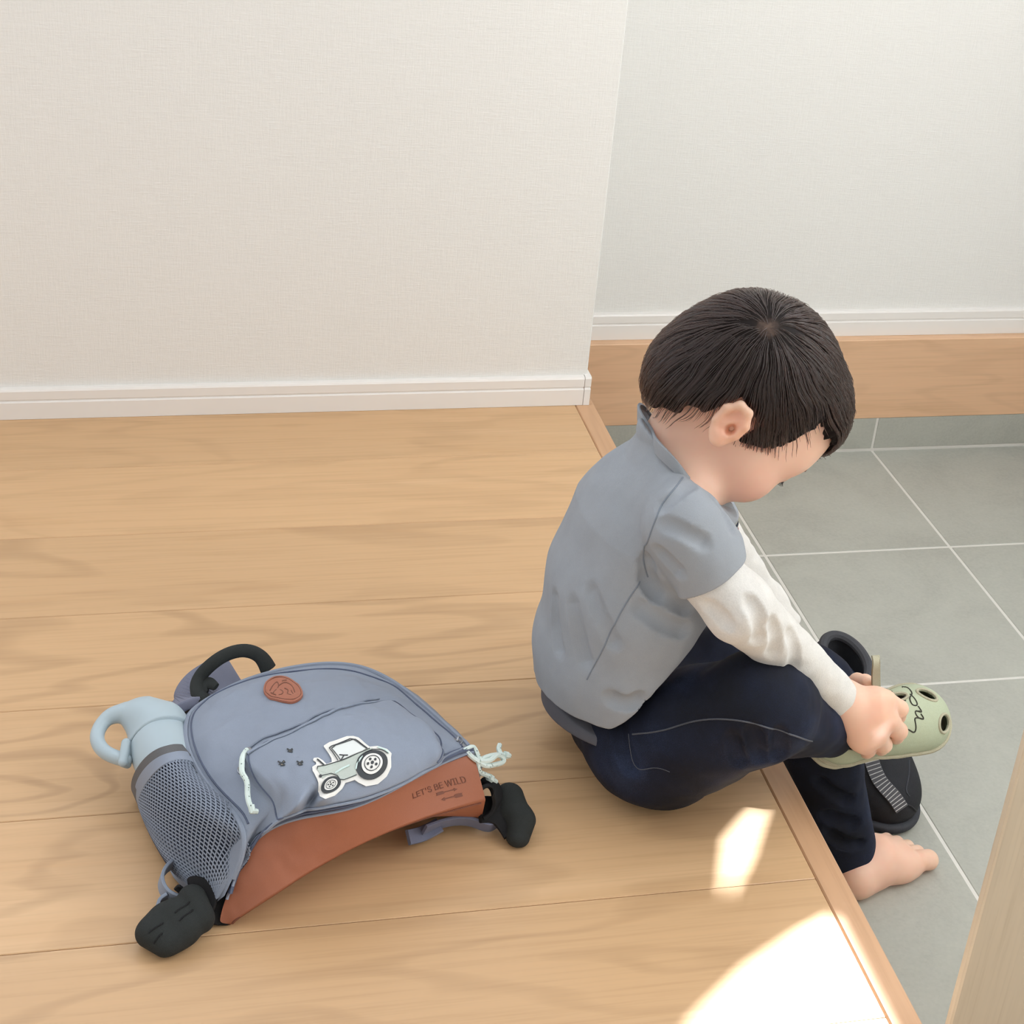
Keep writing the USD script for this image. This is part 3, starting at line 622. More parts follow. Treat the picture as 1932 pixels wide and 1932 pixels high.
def mp(a, b):
    p = np.stack([f.ev(b, a) for f in MS], -1)
    dent = np.exp(-((a - .86) / .16) ** 2 - ((b - .30) / .12) ** 2) * .014
    return p + dent[..., None] * A([.35, .35, -.85])
lat = []
na, nb = 26, 40
for fam in (1, -1):
    for k in range(-nb, na + nb):
        bb = np.linspace(0, .985, 70); aa = (k + .5) / na + fam * bb * nb / na * .52
        ok = (aa > 0) & (aa < 1)
        if ok.sum() > 3: lat.append(tube(mp(aa[ok], bb[ok]), 0.00075, 4))
ml = [tube(mp(np.linspace(0, 1, 50), np.full(50, b)), 0.0006, 4) for b in np.linspace(.02, .10, 7)]
net = bobj("mesh_pocket", lat + ml, M_canvas, label="grey netting of the side bottle pocket")
la, lb = np.meshgrid(np.linspace(0, 1, 40), np.linspace(0, .99, 50)); lin = mp(la, lb); lin = lin - (np.array([0, 0, .0045]) + (lin - lin.mean((0, 1))) * .02)
bobj("lining", grid_mesh(lin), fabric("dark_pocket_lining", (0.045, 0.055, 0.085), 1400, 0.1, 0.3, 0.85), net, label="dark lining seen through the netting")
rimb = mp(np.linspace(0, 1, 60), np.full(60, .965)); rimt = mp(np.linspace(0, 1, 60), np.full(60, 1.0)); rn = np.cross(np.gradient(rimt, axis=0), rimt - rimb); rn /= np.linalg.norm(rn, axis=1, keepdims=True)
bobj("binding", strip(rimb + (rimt - rimb) * .6, 0.0125, 0.0018, rimt - rimb, 60), M_canvas, net)
AXv = A((-0.6149, -0.7450, 0.0480)) - A((-0.5725, -0.8972, 0.0520)); AXv /= np.linalg.norm(AXv)
bobj("elastic", strip(rimt + AXv * .0095 - A([0, 0, .002]), 0.014, 0.0016, np.tile(AXv, (60, 1)), 60), fabric("grey_elastic", (0.12, 0.12, 0.125), 1600, 0.2, 0.4, 0.7), net, label="dark grey elastic at the pocket mouth")

# handle, shoulder straps, strap ends
bobj("grab_handle", [tube(spline([(-0.5648, -0.7031, 0.0550), (-0.5756, -0.6935, 0.0600), (-0.5761, -0.6778, 0.0660), (-0.5645, -0.6710, 0.0780), (-0.5469, -0.6672, 0.0880), (-0.5280, -0.6637, 0.0880), (-0.5144, -0.6647, 0.0800), (-0.5072, -0.6684, 0.0680)], 60), [.009, .0078, .0066, .0066, .0066, .0066, .007, .0085], 12, flat=.7),
    tube(spline([(-0.5775, -0.6874, 0.0580), (-0.5670, -0.6812, 0.0640), (-0.5592, -0.6897, 0.0660)], 20), [.010, .0075, .004], 10, flat=.5)], M_webbing, label="charcoal webbing grab handle")
bobj("shoulder_strap", strip([(-0.5403, -0.6444, 0.0460), (-0.5666, -0.6688, 0.0520), (-0.5981, -0.6914, 0.0460), (-0.6115, -0.6910, 0.0300)], 0.046, 0.010, A([.5, .85, .0]), 30), fabric("lilac_grey_strap", (0.19, 0.20, 0.265), 1400, 0.06, 0.25, 0.75), label="padded shoulder strap behind the bottle")
import manifold3d
def hull(pr, seg=36):
    """rounded solid around a set of (point, radius)"""
    s_ = [manifold3d.Manifold.sphere(r, seg).translate(list(map(float, p))) for p, r in pr]
    return manifold3d.Manifold.batch_hull(s_)
bobj("webbing_loop", [strip([(-0.5928, -0.8659, 0.0120), (-0.6068, -0.8794, 0.0200), (-0.6153, -0.8966, 0.0200), (-0.6093, -0.9122, 0.0160), (-0.5950, -0.9182, 0.0140)], 0.016, 0.003, A([0.2, -.3, 1]), 40),
    strip([(-0.6093, -0.9122, 0.0160), (-0.6184, -0.9170, 0.0120), (-0.6176, -0.9262, 0.0100), (-0.6044, -0.9346, 0.0100)], 0.012, 0.003, A([0.2, -.3, 1]), 30)], M_canvas, label="grey strap loop at the lower left corner")
bobj("webbing_loop", [strip([(-0.5972, -0.9179, 0.0200), (-0.5895, -0.9162, 0.0260), (-0.5781, -0.9244, 0.0240), (-0.5820, -0.9343, 0.0160)], 0.020, 0.004, A([.8, .2, .5]), 30), strip([(-0.5851, -0.9173, 0.0180), (-0.5728, -0.9285, 0.0140), (-0.5547, -0.9271, 0.0080)], 0.026, 0.005, A([.3, .5, .6]), 24)], M_black, label="black webbing loop")
E_ = Field()
for q_ in ([(-0.6253, -0.9511, 0.0140), (-0.6128, -0.9612, 0.0100)], [(-0.6132, -0.9392, 0.0180), (-0.5986, -0.9549, 0.0120)]): E_.cap(q_[0], q_[1], .0125, .0110, .012)
for q_ in ([(-0.6043, -0.9378, 0.0210), (-0.5941, -0.9513, 0.0150)], [(-0.5898, -0.9283, 0.0250), (-0.5832, -0.9431, 0.0170)]): E_.cap(q_[0], q_[1], .0125, .0125, .010 if q_[0][0] > -.56 else .004)
E_.plane((0, 0, .0012), (0, 0, -1), .003)
eL = bobj("strap_end", E_.mesh(.0013), M_webbing, smooth=True, label="rolled charcoal webbing end")
def on_top(q):
    q = A(q, float)
    for _ in range(12): g__ = A([[0, 0, 1.0]]); q = q - g__ * E_(q)[:, None] * .7
    return q + A([0, 0, .0003])
bobj("stitching", [tube(on_top(spline(q, 8)), .0007, 5) for q in ([(-0.6264, -0.9602, 0.0280), (-0.6142, -0.9536, 0.0300)], [(-0.6221, -0.9666, 0.0280), (-0.6152, -0.9616, 0.0280)], [(-0.6044, -0.9474, 0.0340), (-0.5919, -0.9388, 0.0360)], [(-0.6010, -0.9539, 0.0340), (-0.5894, -0.9452, 0.0360)])], M_black, eL, kind="stuff")
bobj("webbing_loop", [strip([(-0.3282, -0.8544, 0.0500), (-0.3184, -0.8481, 0.0550), (-0.3085, -0.8479, 0.0450), (-0.3090, -0.8510, 0.0300), (-0.3200, -0.8537, 0.0220)], 0.024, 0.004, A([.4, .7, -.3]), 40), strip([(-0.3239, -0.8522, 0.0300), (-0.3103, -0.8492, 0.0260), (-0.3003, -0.8523, 0.0200), (-0.2913, -0.8659, 0.0120)], 0.024, 0.005, A([.5, .6, .5]), 30)], M_black, label="black webbing loop")
E_ = Field()
for q_ in ([(-0.2944, -0.8327, 0.0280), (-0.2971, -0.8439, 0.0200)], [(-0.2882, -0.8349, 0.0280), (-0.2855, -0.8490, 0.0220)]): E_.cap(q_[0], q_[1], .0095, .0105, .012)
for q_ in ([(-0.2864, -0.8539, 0.0200), (-0.2915, -0.8683, 0.0090)], [(-0.2809, -0.8581, 0.0180), (-0.2869, -0.8702, 0.0090)]): E_.cap(q_[0], q_[1], .0105, .0088, .006)
E_.plane((0, 0, .0012), (0, 0, -1), .003)
bobj("strap_end", E_.mesh(.0013), M_webbing, smooth=True, label="rolled charcoal webbing end")
bobj("webbing_loop", [strip([(-0.3774, -0.8619, 0.0200), (-0.3506, -0.8514, 0.0180), (-0.3276, -0.8510, 0.0140), (-0.3126, -0.8540, 0.0100), (-0.3040, -0.8493, 0.0100)], 0.016, 0.003, A([0, -.4, .9]), 40), strip([(-0.3926, -0.8655, 0.0160), (-0.3763, -0.8573, 0.0120), (-0.3607, -0.8523, 0.0160)], 0.014, 0.004, A([.2, .8, .4]), 20)], M_canvas_dark, label="grey adjusting strap under the right corner")

# ------------------------------------------------------------------ drinking bottle in the mesh pocket
M_bottle = mat("grey_blue_plastic", {"t": ("texture_coordinate", {}), "n": ("noise_texture", {"scale": 500.0, "detail": 2.0}), "b": ("bump", {"strength": 0.05, "distance": 0.0004}), "p": ("principled_bsdf", {"base_color": (0.40, 0.485, 0.53), "roughness": 0.42, "specular_ior_level": 0.4})},
    [("t.object", "n.vector"), ("n.fac", "b.height"), ("b.normal", "p.normal")])
B1 = A((-0.6130, -0.7526, 0.0490)); B0 = B1 - AXv * 0.098
bt = thing("drinking_bottle", "grey-blue drinking bottle with a carry loop lid, in the backpack's mesh side pocket", "bottle", loc=B0)
FB = frame(AXv, (0, 0, 1))
def lathe(prof, org, seg=48):
    pr = A(prof, float); a = np.linspace(0, 2 * PI, seg, endpoint=False)
    V = org + pr[:, None, 0, None] * AXv + pr[:, None, 1, None] * (np.cos(a)[None, :, None] * FB[1] + np.sin(a)[None, :, None] * FB[2])
    n = len(pr); V = V.reshape(-1, 3); F = []
    for i in range(n - 1):
        for k in range(seg):
            l = (k + 1) % seg; F += [(i * seg + k, (i + 1) * seg + k, (i + 1) * seg + l), (i * seg + k, (i + 1) * seg + l, i * seg + l)]
    m = trimesh.Trimesh(V, A(F), process=False); m.merge_vertices(); m.fix_normals(); return m
RB = 0.0305
obj("bottle_body", lathe([(0, 0), (0, RB - .004), (.002, RB - .001), (.006, RB), (.09, RB), (.099, RB), (.1005, RB - .0008)], B0), M_bottle, bt, off=B0)
LF = Field(); LF.cap(B1 + AXv * .001, B1 + AXv * .0015, RB + .0003, k=.001); LF.plane(B1 + AXv * .0032, -AXv, .001)
LF.chain([(-0.6126, -0.7335, 0.0600), (-0.6283, -0.7258, 0.0640), (-0.6459, -0.7209, 0.0660)], [.022, .0155, .0085], .016)
LF.chain(spline([(-0.6459, -0.7209, 0.0660), (-0.6607, -0.7219, 0.0630), (-0.6699, -0.7320, 0.0580), (-0.6712, -0.7460, 0.0550), (-0.6658, -0.7567, 0.0520), (-0.6552, -0.7645, 0.0500), (-0.6450, -0.7701, 0.0500)], 20), list(np.interp(np.linspace(0, 1, 20), [0, .25, 1], [.0085, .0058, .0056])), .003)
lid = obj("lid", LF.mesh(.0013), M_bottle, bt, off=B0, smooth=True, label="domed lid running into a carry loop")
obj("latch", hull([((-0.6449, -0.7581, 0.0600), .0045), ((-0.6478, -0.7752, 0.0520), .0045), ((-0.6417, -0.7534, 0.0540), .004), ((-0.6442, -0.7714, 0.0460), .004)]), M_bottle, lid, off=B0, smooth=60)

# ------------------------------------------------------------------ the child
M_strand = mat("hair_strand", {"h": ("principled_hair_bsdf", {"model": "Chiang", "parametrization": "Direct coloring", "color": (0.0125, 0.0068, 0.0056), "roughness": 0.32, "radial_roughness": 0.4, "random_roughness": 0.3})}, surface="h.BSDF")
M_shirt = fabric("grey_blue_jersey", (0.305, 0.330, 0.362), 1500, 0.07, 0.3, 0.9, big=30)
M_seam = fabric("jersey_seam", (0.20, 0.23, 0.27), 1500, 0.1, 0.3, 0.9)
M_under = fabric("dark_grey_undershirt", (0.105, 0.107, 0.125), 1500, 0.1, 0.3, 0.9)
M_sleeve = fabric("heather_white_jersey", (0.66, 0.645, 0.615), 700, 0.10, 0.3, 0.9, big=60)
M_jeans = mat("dark_navy_denim", {"t": ("texture_coordinate", {}), "n": ("noise_texture", {"scale": 14.0, "detail": 4.0}), "f": ("noise_texture", {"scale": 1300.0, "detail": 2.0}), "m": ("mix_float", {"fac": 0.3}),
    "r": ("rgb_ramp", {"ramp": [(0.36, (0.0045, 0.0055, 0.010)), (0.54, (0.0075, 0.011, 0.026)), (0.76, (0.026, 0.040, 0.085))]}), "b": ("bump", {"strength": 0.3, "distance": 0.0005}),
    "p": ("principled_bsdf", {"roughness": 0.8, "specular_ior_level": 0.25})}, [("t.object", "n.vector"), ("t.object", "f.vector"), ("n.fac", "m.a"), ("f.fac", "m.b"), ("m.result", "r.fac"), ("r.color", "p.base_color"), ("f.fac", "b.height"), ("b.normal", "p.normal")])
M_thread = fabric("worn_stitch", (0.075, 0.08, 0.095), 2000, 0.6, 0.3, 0.9)
M_lash = plain("lash_black", (0.012, 0.009, 0.008), 0.5)
M_lip = plain("lip", (0.62, 0.27, 0.22), 0.45)
M_nail = plain("nail", (0.78, 0.50, 0.41), 0.3)
M_red = plain("emblem_red", (0.60, 0.045, 0.075), 0.7)
M_navy = plain("emblem_navy", (0.04, 0.05, 0.09), 0.7)

Y0 = -0.745
PB = A([-0.10, Y0, 0.0])
kid = thing("person", "toddler in grey-blue polo and navy jeans, sitting bent over on the wooden floor edge", "person", loc=PB)
def pobj(name, mesh, m, parent=None, **k): return obj(name, mesh, m, kid if parent is None else parent, off=PB, **k)
VIEW = A([0.22, 0.87, -0.44])       # roughly the way into the child's right side

def squash(f, a, b, ra, rb, k, sy):
    """a bone that is 1/sy times wider sideways than front to back"""
    a, b = A(a, float), A(b, float); q = lambda p: np.c_[p[:, 0], Y0 + (p[:, 1] - Y0) * sy, p[:, 2]]; a_, b_ = q(a[None])[0], q(b[None])[0]; ba = b_ - a_; L2 = max(ba @ ba, 1e-12)
    def fn(p):
        p = q(p); t = np.clip(((p - a_) @ ba) / L2, 0, 1); return np.linalg.norm(p - a_ - t[:, None] * ba, axis=1) - (ra + (rb - ra) * t)
    f.ops.append(("u", k, fn, (a + b) / 2, np.linalg.norm(b - a) / 2 + max(ra, rb) / sy)); return f

# joints
S = [A(p) for p in ((-0.1607, -0.7450, 0.0603), (-0.1715, -0.7450, 0.1272), (-0.1681, -0.7450, 0.2018), (-0.1560, -0.7450, 0.2702), (-0.1415, -0.7450, 0.3305))]
SHR, SHL = A((-0.1548, -0.8320, 0.3212)), A([-.102, -.672, .264])
ELR, WRR = A((-0.1039, -0.8650, 0.2512)), A((0.0317, -0.8350, 0.1146))
ELL, WRL = A((0.0050, -0.6650, 0.1075)), A((0.0818, -0.7000, 0.0273))
HIPR, KNR, ANR = A([-.152, -.812, .062]), A((-0.0711, -0.8700, 0.1438)), A((0.0338, -0.8120, 0.0667))
HIPL, KNL, ANL = A([-.150, -.678, .062]), A([.070, -.690, .010]), A((0.1318, -0.7420, -0.1979))
HC = A((-0.0697, -0.7400, 0.4064))
e1, e2, e3 = R_, -U_, F_
Hf = .50 * e1 + .72 * e2 + .40 * e3; Hf /= np.linalg.norm(Hf)
Hu = .80 * e1 - .56 * e2 - .15 * e3; Hu -= Hf * (Hu @ Hf); Hu /= np.linalg.norm(Hu)
Hl = np.cross(Hu, Hf); HX = A([Hf, Hl, Hu])
def hp(f, l, u): return HC + f * Hf + l * Hl + u * Hu
def hdir(f, l, u): return f * Hf + l * Hl + u * Hu

EARC = hp(-.022, -.076, -.033); CHK = hp(.060, -.052, -.046)
M_skin = mat("child_skin", {"t": ("texture_coordinate", {}), "g": ("geometry", {}), "n": ("noise_texture", {"scale": 26.0, "detail": 3.0}), "f": ("noise_texture", {"scale": 900.0, "detail": 2.0}),
    "r": ("rgb_ramp", {"ramp": [(0.3, (0.77, 0.455, 0.335)), (0.7, (0.81, 0.52, 0.395))]}), "b": ("bump", {"strength": 0.05, "distance": 0.0004}),
    "de": ("vector_math", {"math_type": "distance", "vector2": tuple(map(float, EARC))}), "me": ("map_range", {"from_min": 0.012, "from_max": 0.030, "to_min": 0.5, "to_max": 0.0, "clamp": True}),
    "dc": ("vector_math", {"math_type": "distance", "vector2": tuple(map(float, CHK))}), "mc": ("map_range", {"from_min": 0.005, "from_max": 0.034, "to_min": 0.35, "to_max": 0.0, "clamp": True}),
    "x1": ("mix", {"color2": (0.72, 0.30, 0.195)}), "x2": ("mix", {"color2": (0.80, 0.38, 0.29)}),
    "p": ("principled_bsdf", {"roughness": 0.5, "specular_ior_level": 0.35, "subsurface_weight": 0.30, "subsurface_scale": 0.005, "subsurface_radius": (1.0, 0.35, 0.2)})},
    [("t.object", "n.vector"), ("t.object", "f.vector"), ("n.fac", "r.fac"), ("g.position", "de.vector1"), ("g.position", "dc.vector1"), ("de.value", "me.value"), ("dc.value", "mc.value"), ("me.result", "x1.fac"), ("mc.result", "x2.fac"),
     ("r.color", "x1.color1"), ("x1.color", "x2.color1"), ("x2.color", "p.base_color"), ("f.fac", "b.height"), ("b.normal", "p.normal")])

# --- body: one continuous skin surface (head, neck, trunk, arms, hands, legs, feet)
bd = Field()
bd.ell(hp(-.010, 0, .008), (.0765, .066, .069), HX, .01)
bd.ell(hp(.022, 0, -.032), (.052, .055, .048), HX, .03)
for s_ in (-1, 1):
    bd.ell(hp(.046, .031 * s_, -.046), (.034, .030, .033), HX, .022)
    bd.ell(hp(.058, .026 * s_, -.004), (.020, .022, .018), HX, .02)           # brow ridge
bd.ell(hp(.052, 0, -.073), (.026, .026, .020), HX, .02)                         # chin
bd.ell(hp(.054, 0, .020), (.026, .045, .036), HX, .03)                         # forehead
bd.cap(hp(.079, 0, -.012), hp(.093, 0, -.034), .006, .0085, .012)              # nose
for s_ in (-1, 1): bd.ell(hp(.086, .0075 * s_, -.037), (.008, .006, .006), HX, .006)
bd.ell(hp(.080, 0, -.056), (.008, .015, .005), HX, .006)                       # upper lip
bd.ell(hp(.077, 0, -.064), (.008, .012, .005), HX, .006)
for s_ in (-1, 1):
    bd.ell(hp(.074, .027 * s_, -.019), (.007, .011, .006), HX, .006)           # lowered lids
    # ears
    er = hp(-.022, .066 * s_, -.033); eo = hdir(-.45, .9 * s_, 0); eo = eo / np.linalg.norm(eo); eu = hdir(-.24, 0, 1); eu /= np.linalg.norm(eu); ef = np.cross(eu, eo); EX = A([ef, eo, eu])
    bd.ell(er + eo * .006, (.0145, .0062, .0215), EX, .004)
    bd.ell(er + eo * .0128 + ef * .001 * s_ + eu * .001, (.0090, .0050, .0135), EX, .004, "s")
    bd.chain([er + eo * .0085 + ef * a + eu * b for a, b in ((.0115 * s_ * -1, -.004), (.011 * s_ * -1, .008), (.004 * s_ * -1, .0185), (-.006 * s_ * -1, .0185), (-.0125 * s_ * -1, .008), (-.012 * s_ * -1, -.006))], [.0024, .0032, .0034, .0034, .0033, .0028], .004)
    bd.cap(er + eo * .006 + eu * -.018 + ef * .003 * s_ * -1, er + eo * .006 + eu * -.014, .0058, .005, .006)
    bd.cap(er + eo * .0075 + ef * .004 * s_ * -1 + eu * .009, er + eo * .0075 + ef * -.004 * s_ * -1 + eu * -.003, .0022, .0026, .004)
    bd.ell(er + eo * .009 + ef * .004 * s_ * -1 + eu * -.003, (.0040, .0075, .0050), EX, .003, "s")
NB = A((-0.1365, -0.7450, 0.3326))
bd.cap(NB, hp(-.012, 0, -.055), .036, .038, .02)
bd.chain([S[0] + A([-.01, 0, .01]), S[1] + A([-.012, 0, 0]), S[2] + A([-.008, 0, 0]), S[3], NB], [.045, .048, .05, .048, .034], .03)
for sh, el, wr in ((SHR, ELR, WRR), (SHL, ELL, WRL)):
    bd.cap(NB - A([0, 0, .015]), sh, .03, .026, .03); bd.chain([sh, el, wr], [.023, .0195, .0155], .012)
bd.cap(HIPR, HIPL, .045, .045, .03); bd.cap(S[0], (HIPR + HIPL) / 2, .040, .036, .03)
bd.chain([HIPR, KNR, ANR], [.036, .028, .019], .015); bd.chain([HIPL, KNL, ANL], [.036, .028, .0215], .015)
# right hand closed over the shoe
PAL = [(0.0624, -0.8420, 0.1176), (0.0637, -0.8490, 0.1039), (0.0583, -0.8520, 0.0900), (0.0519, -0.8500, 0.0787)]
KN = [(0.0737, -0.8420, 0.1167), (0.0756, -0.8500, 0.0998), (0.0663, -0.8530, 0.0837), (0.0559, -0.8500, 0.0718)]
PIP = [(0.0933, -0.8360, 0.1008), (0.0939, -0.8420, 0.0783), (0.0789, -0.8460, 0.0659), (0.0648, -0.8440, 0.0590)]
TIP = [(0.1079, -0.8120, 0.0723), (0.1069, -0.8180, 0.0520), (0.0911, -0.8220, 0.0413), (0.0753, -0.8240, 0.0390)]
TP2 = [(0.1093, -0.8000, 0.0628), (0.1080, -0.8060, 0.0436), (0.0921, -0.8100, 0.0334), (0.0773, -0.8120, 0.0310)]
for i, r_ in enumerate((.0098, .0102, .0096, .0086)):
    bd.cap(WRR, PAL[i], .0150, .0118, .012)
    bd.cap(PAL[i], KN[i], .0118, r_, .010)
for i, r_ in enumerate((.0092, .0096, .0088, .0078)):
    bd.chain([KN[i], PIP[i], TIP[i], TP2[i]], [r_ + .0004, r_ - .0006, r_ - .0014, r_ - .0022], .0022)
bd.chain([WRR + A([.012, .012, -.004]), (0.0708, -0.8100, 0.0922), (0.0909, -0.7980, 0.0760)], [.011, .0092, .0072], .008)   # thumb, on the shoe's far side
# left hand on the far rim of the shoe
LP = A((0.0943, -0.7350, 0.0460))
bd.cap(WRL, LP, .0145, .013, .01)
for i, (a, b, c) in enumerate((((0.0986, -0.7520, 0.0682), (0.0948, -0.7700, 0.0787), (0.0879, -0.7820, 0.0824)), ((0.1083, -0.7420, 0.0517), (0.1098, -0.7550, 0.0581), (0.1023, -0.7700, 0.0641)), ((0.1144, -0.7320, 0.0353), (0.1179, -0.7420, 0.0386), (0.1123, -0.7560, 0.0430)), ((0.1153, -0.7240, 0.0221), (0.1204, -0.7320, 0.0223), (0.1166, -0.7450, 0.0258)))):
    bd.chain([LP, a, b, c], [.011, .0082, .0074, .0062], .004)
bd.chain([LP, (0.0826, -0.7650, 0.0806), (0.0812, -0.7850, 0.0932)], [.010, .008, .0066], .005)
# left foot, bare, toes to the right, big toe nearest
ZT = -0.2062
FA = math.radians(24); FR = A([[math.cos(FA), -math.sin(FA)], [math.sin(FA), math.cos(FA)]]); HB = A([.126, -.768])
def ft(x, y, z): q = HB + FR @ A([x, y]); return A([q[0], q[1], ZT + z])
HEEL = ft(.004, 0, .020)
bd.cap(ANL, HEEL, .0215, .0195, .015)
bd.chain([ANL + A([.006, 0, -.006]), ft(.040, .004, .026), ft(.070, .004, .0165)], [.0215, .0225, .0150], .02)
bd.cap(HEEL, ft(.070, .002, .0145), .0185, .0140, .02); bd.cap(ft(.066, -.014, .0145), ft(.066, .026, .011), .0140, .0105, .02)
for (bx, by, br), (tx_, ty_, tr) in zip([(.080, -.0150, .0128), (.084, -.0010, .0098), (.082, .0115, .0092), (.077, .0225, .0088), (.070, .0320, .0084)], [(.1035, -.0180, .0112), (.1040, -.0020, .0084), (.1020, .0110, .0078), (.0975, .0225, .0074), (.0910, .0325, .0072)]):
    bd.cap(ft(.056, by * .6, .017), ft(bx, by, br), .013, br, .010)
    bd.chain([ft(bx, by, br), ft((bx + tx_) / 2, (by + ty_) / 2, br + .0025), ft(tx_, ty_, tr + .0005)], [br, tr, tr + .0005], .0022)
bd.cap(ANR, ANR + A([.03, .01, -.004]), .022, .02, .01)
body = pobj("body", bd.mesh(.0018), M_skin, smooth=True)
nl = Field(); nl.ell(ft(.1075, -.0185, .0192), (.0058, .0058, .0026), A([[math.cos(FA), math.sin(FA), -.35], [-math.sin(FA), math.cos(FA), 0], [.33 * math.cos(FA), .33 * math.sin(FA), .94]]))
obj("toenail", nl.mesh(.0006), M_nail, kid, off=PB, smooth=True)

# --- face details
for s_ in (-1, 1):
    lid = [bd.drape([hp(.09, l_ * s_, -.0215 - .0035 * math.sin(q * PI))], -Hf, .03)[0] for q, l_ in zip(np.linspace(0, 1, 9), np.linspace(.0165, .0385, 9))]
    lash = [tube(lid, .0009, 6)] + [tube([p, p + Hf * .0016 - Hu * .0018 + Hl * s_ * .0001 * k, p + Hf * .0028 - Hu * .0024 + Hl * s_ * .0002 * k], [.00035, .00025, .00012], 4) for k, p in enumerate(spline(lid, 14)[2:])]
    pobj("eyelashes", lash, M_lash)
    br = [bd.drape([hp(.1, l_ * s_, u_)], -Hf, .04)[0] for l_, u_ in ((.013, -.0005), (.022, .0030), (.031, .0035), (.039, .0005))]
    pobj("eyebrow", [tube(spline(A(br) + Hf * .0006, 24), [.0006, .0013, .0011, .0004], 6, flat=.6)], plain("brow_%d" % (s_ + 1), (0.10, 0.055, 0.04), 0.7))
lp_ = [bd.drape([hp(.1, l_, -.0600)], -Hf, .04)[0] for l_ in np.linspace(-.013, .013, 9)]
pobj("lips", tube(A(lp_) - Hf * .001, [.0008, .0022, .0026, .0022, .0008], 8), M_lip)

# --- hair: a cap with strands combed from the crown
def hair_field(off):
    h = Field()
    h.ell(hp(-.010, 0, .009), (.0765 + off, .066 + off, .069 + off), HX, .01)
    h.ell(hp(-.040, 0, -.035), (.043 + off, .048 + off, .048 + off), HX, .03)
    h.ell(hp(.044, 0, .024), (.0305 + off, .050 + off, .038 + off), HX, .03)
    def cut(p):
        q = (p - HC) @ HX.T; f, l, u = q.T
        w = .0030 * np.sin(l * 230 + f * 60) + .0018 * np.sin(l * 570 + 1) + .0022 * np.sin(f * 420 + 2) + .0016 * np.sin(f * 900 + u * 200) + .006 * (meshkit.noise(p * 260, 7) - .5)
        ul = .006 + .75 * np.clip(np.abs(l) - .006, 0, .05) + w
        a = np.minimum(f - .030 - .5 * w - .10 * np.clip(-u - .028, 0, .03), ul - u)          # the face
        side = np.clip((np.abs(l) - .036) / .02, 0, 1)
        b = np.minimum(f + .044 + .003 * np.sin(u * 300), -u - .050 - .014 * np.clip((f + .03) / .06, 0, 1) * 0)    # behind and under the ear
        e = np.minimum(.016 - np.abs(f + .020), np.minimum(-u - .012, np.abs(l) - .04))                            # ear notch
        c = -u - .098 + .002 * np.sin(l * 400)
        return np.maximum(np.maximum(a, c), np.maximum(b, e))
    h.func(cut, .012); return h
WH = hp(-.064, -.034, .036)
M_hair = mat("dark_brown_hair", {"g": ("geometry", {}), "d": ("vector_math", {"math_type": "distance", "vector2": tuple(map(float, WH))}), "n": ("noise_texture", {"scale": 160.0, "detail": 3.0}), "k": ("math", {"math_type": "multiply", "value2": 0.010}), "a": ("math", {"math_type": "add"}),
    "r": ("rgb_ramp", {"ramp": [(0.0, (0.24, 0.165, 0.13)), (0.008, (0.20, 0.135, 0.105)), (0.020, (0.010, 0.0066, 0.006)), (1.0, (0.010, 0.0066, 0.006))]}),
    "p": ("principled_bsdf", {"roughness": 0.6, "specular_ior_level": 0.15})}, [("g.position", "d.vector1"), ("g.position", "n.vector"), ("n.fac", "k.value1"), ("d.value", "a.value1"), ("k.value", "a.value2"), ("a.value", "r.fac"), ("r.color", "p.base_color")])
hf = hair_field(.0075)
hair = pobj("hair", hf.mesh(.0017), M_hair, smooth=True)
rh = np.random.RandomState(11)
full = Field(); full.ell(hp(-.010, 0, .009), (.084, .0735, .0765), HX, .01); full.ell(hp(-.040, 0, -.035), (.0505, .0555, .0555), HX, .03); full.ell(hp(.044, 0, .024), (.0380, .0575, .0455), HX, .03)
def grad(F, p, e=.0006):
    d = F(p); g_ = np.stack([F(p + e * np.eye(3)[a]) - d for a in range(3)], 1); return g_ / np.maximum(np.linalg.norm(g_, axis=1, keepdims=True), 1e-9), d
N_ = 13000
dd = rh.normal(size=(N_, 3)); dd /= np.linalg.norm(dd, axis=1, keepdims=True)
p = HC + dd * .08
for _ in range(12): g_, d_ = grad(full, p); p = p - g_ * d_[:, None]
def comb(p, ln, thr, thr4, gravity=.28, steps=9):
    """grows strands over the head from the points p, away from the crown"""
    n_ = len(p); lines = [p.copy()]; lift = rh.uniform(.0001, .0024, n_); clump = meshkit.noise(p * 90, 3)
    for k in range(steps - 1):
        g_, d_ = grad(full, p); v = p - WH; v = v - g_ * (v * g_).sum(1, keepdims=True); v /= np.maximum(np.linalg.norm(v, axis=1, keepdims=True), 1e-6)
        fr_ = np.clip(((p - HC) @ HX.T)[:, 0] / .06, 0, 1)[:, None]
        v = v + (A([0, 0, -1.0]) * gravity + Hf * .25 * fr_) + (np.stack([meshkit.noise(p * 55 + 9 * a, a) for a in range(3)], 1) - .5) * .9
        v = v - g_ * (v * g_).sum(1, keepdims=True); v /= np.linalg.norm(v, axis=1, keepdims=True)
        p = p + v * (ln / (steps - 1))[:, None]; g_, d_ = grad(full, p)
        tgt = lift + .0018 * (clump - .5) + .0016 * (k / steps) ** 2 * rh.rand(n_) * 2
        p = p - g_ * (d_ - tgt)[:, None]; lines.append(p.copy())
    L = np.stack(lines, 1); return L[(hf(L[:, -1]) < thr) & (hf(L[:, 4]) < thr4)]
p = p[(hf(p) < .004) & (rh.rand(len(p)) < np.clip((np.linalg.norm(p - WH, axis=1) - .003) / .012, .25, 1))]
L1 = comb(p, rh.uniform(.022, .052, len(p)), np.where(rh.rand(len(p)) < np.where(((p - HC) @ HX.T)[:, 0] < -.03, .40, .10), .014, .004), .006)
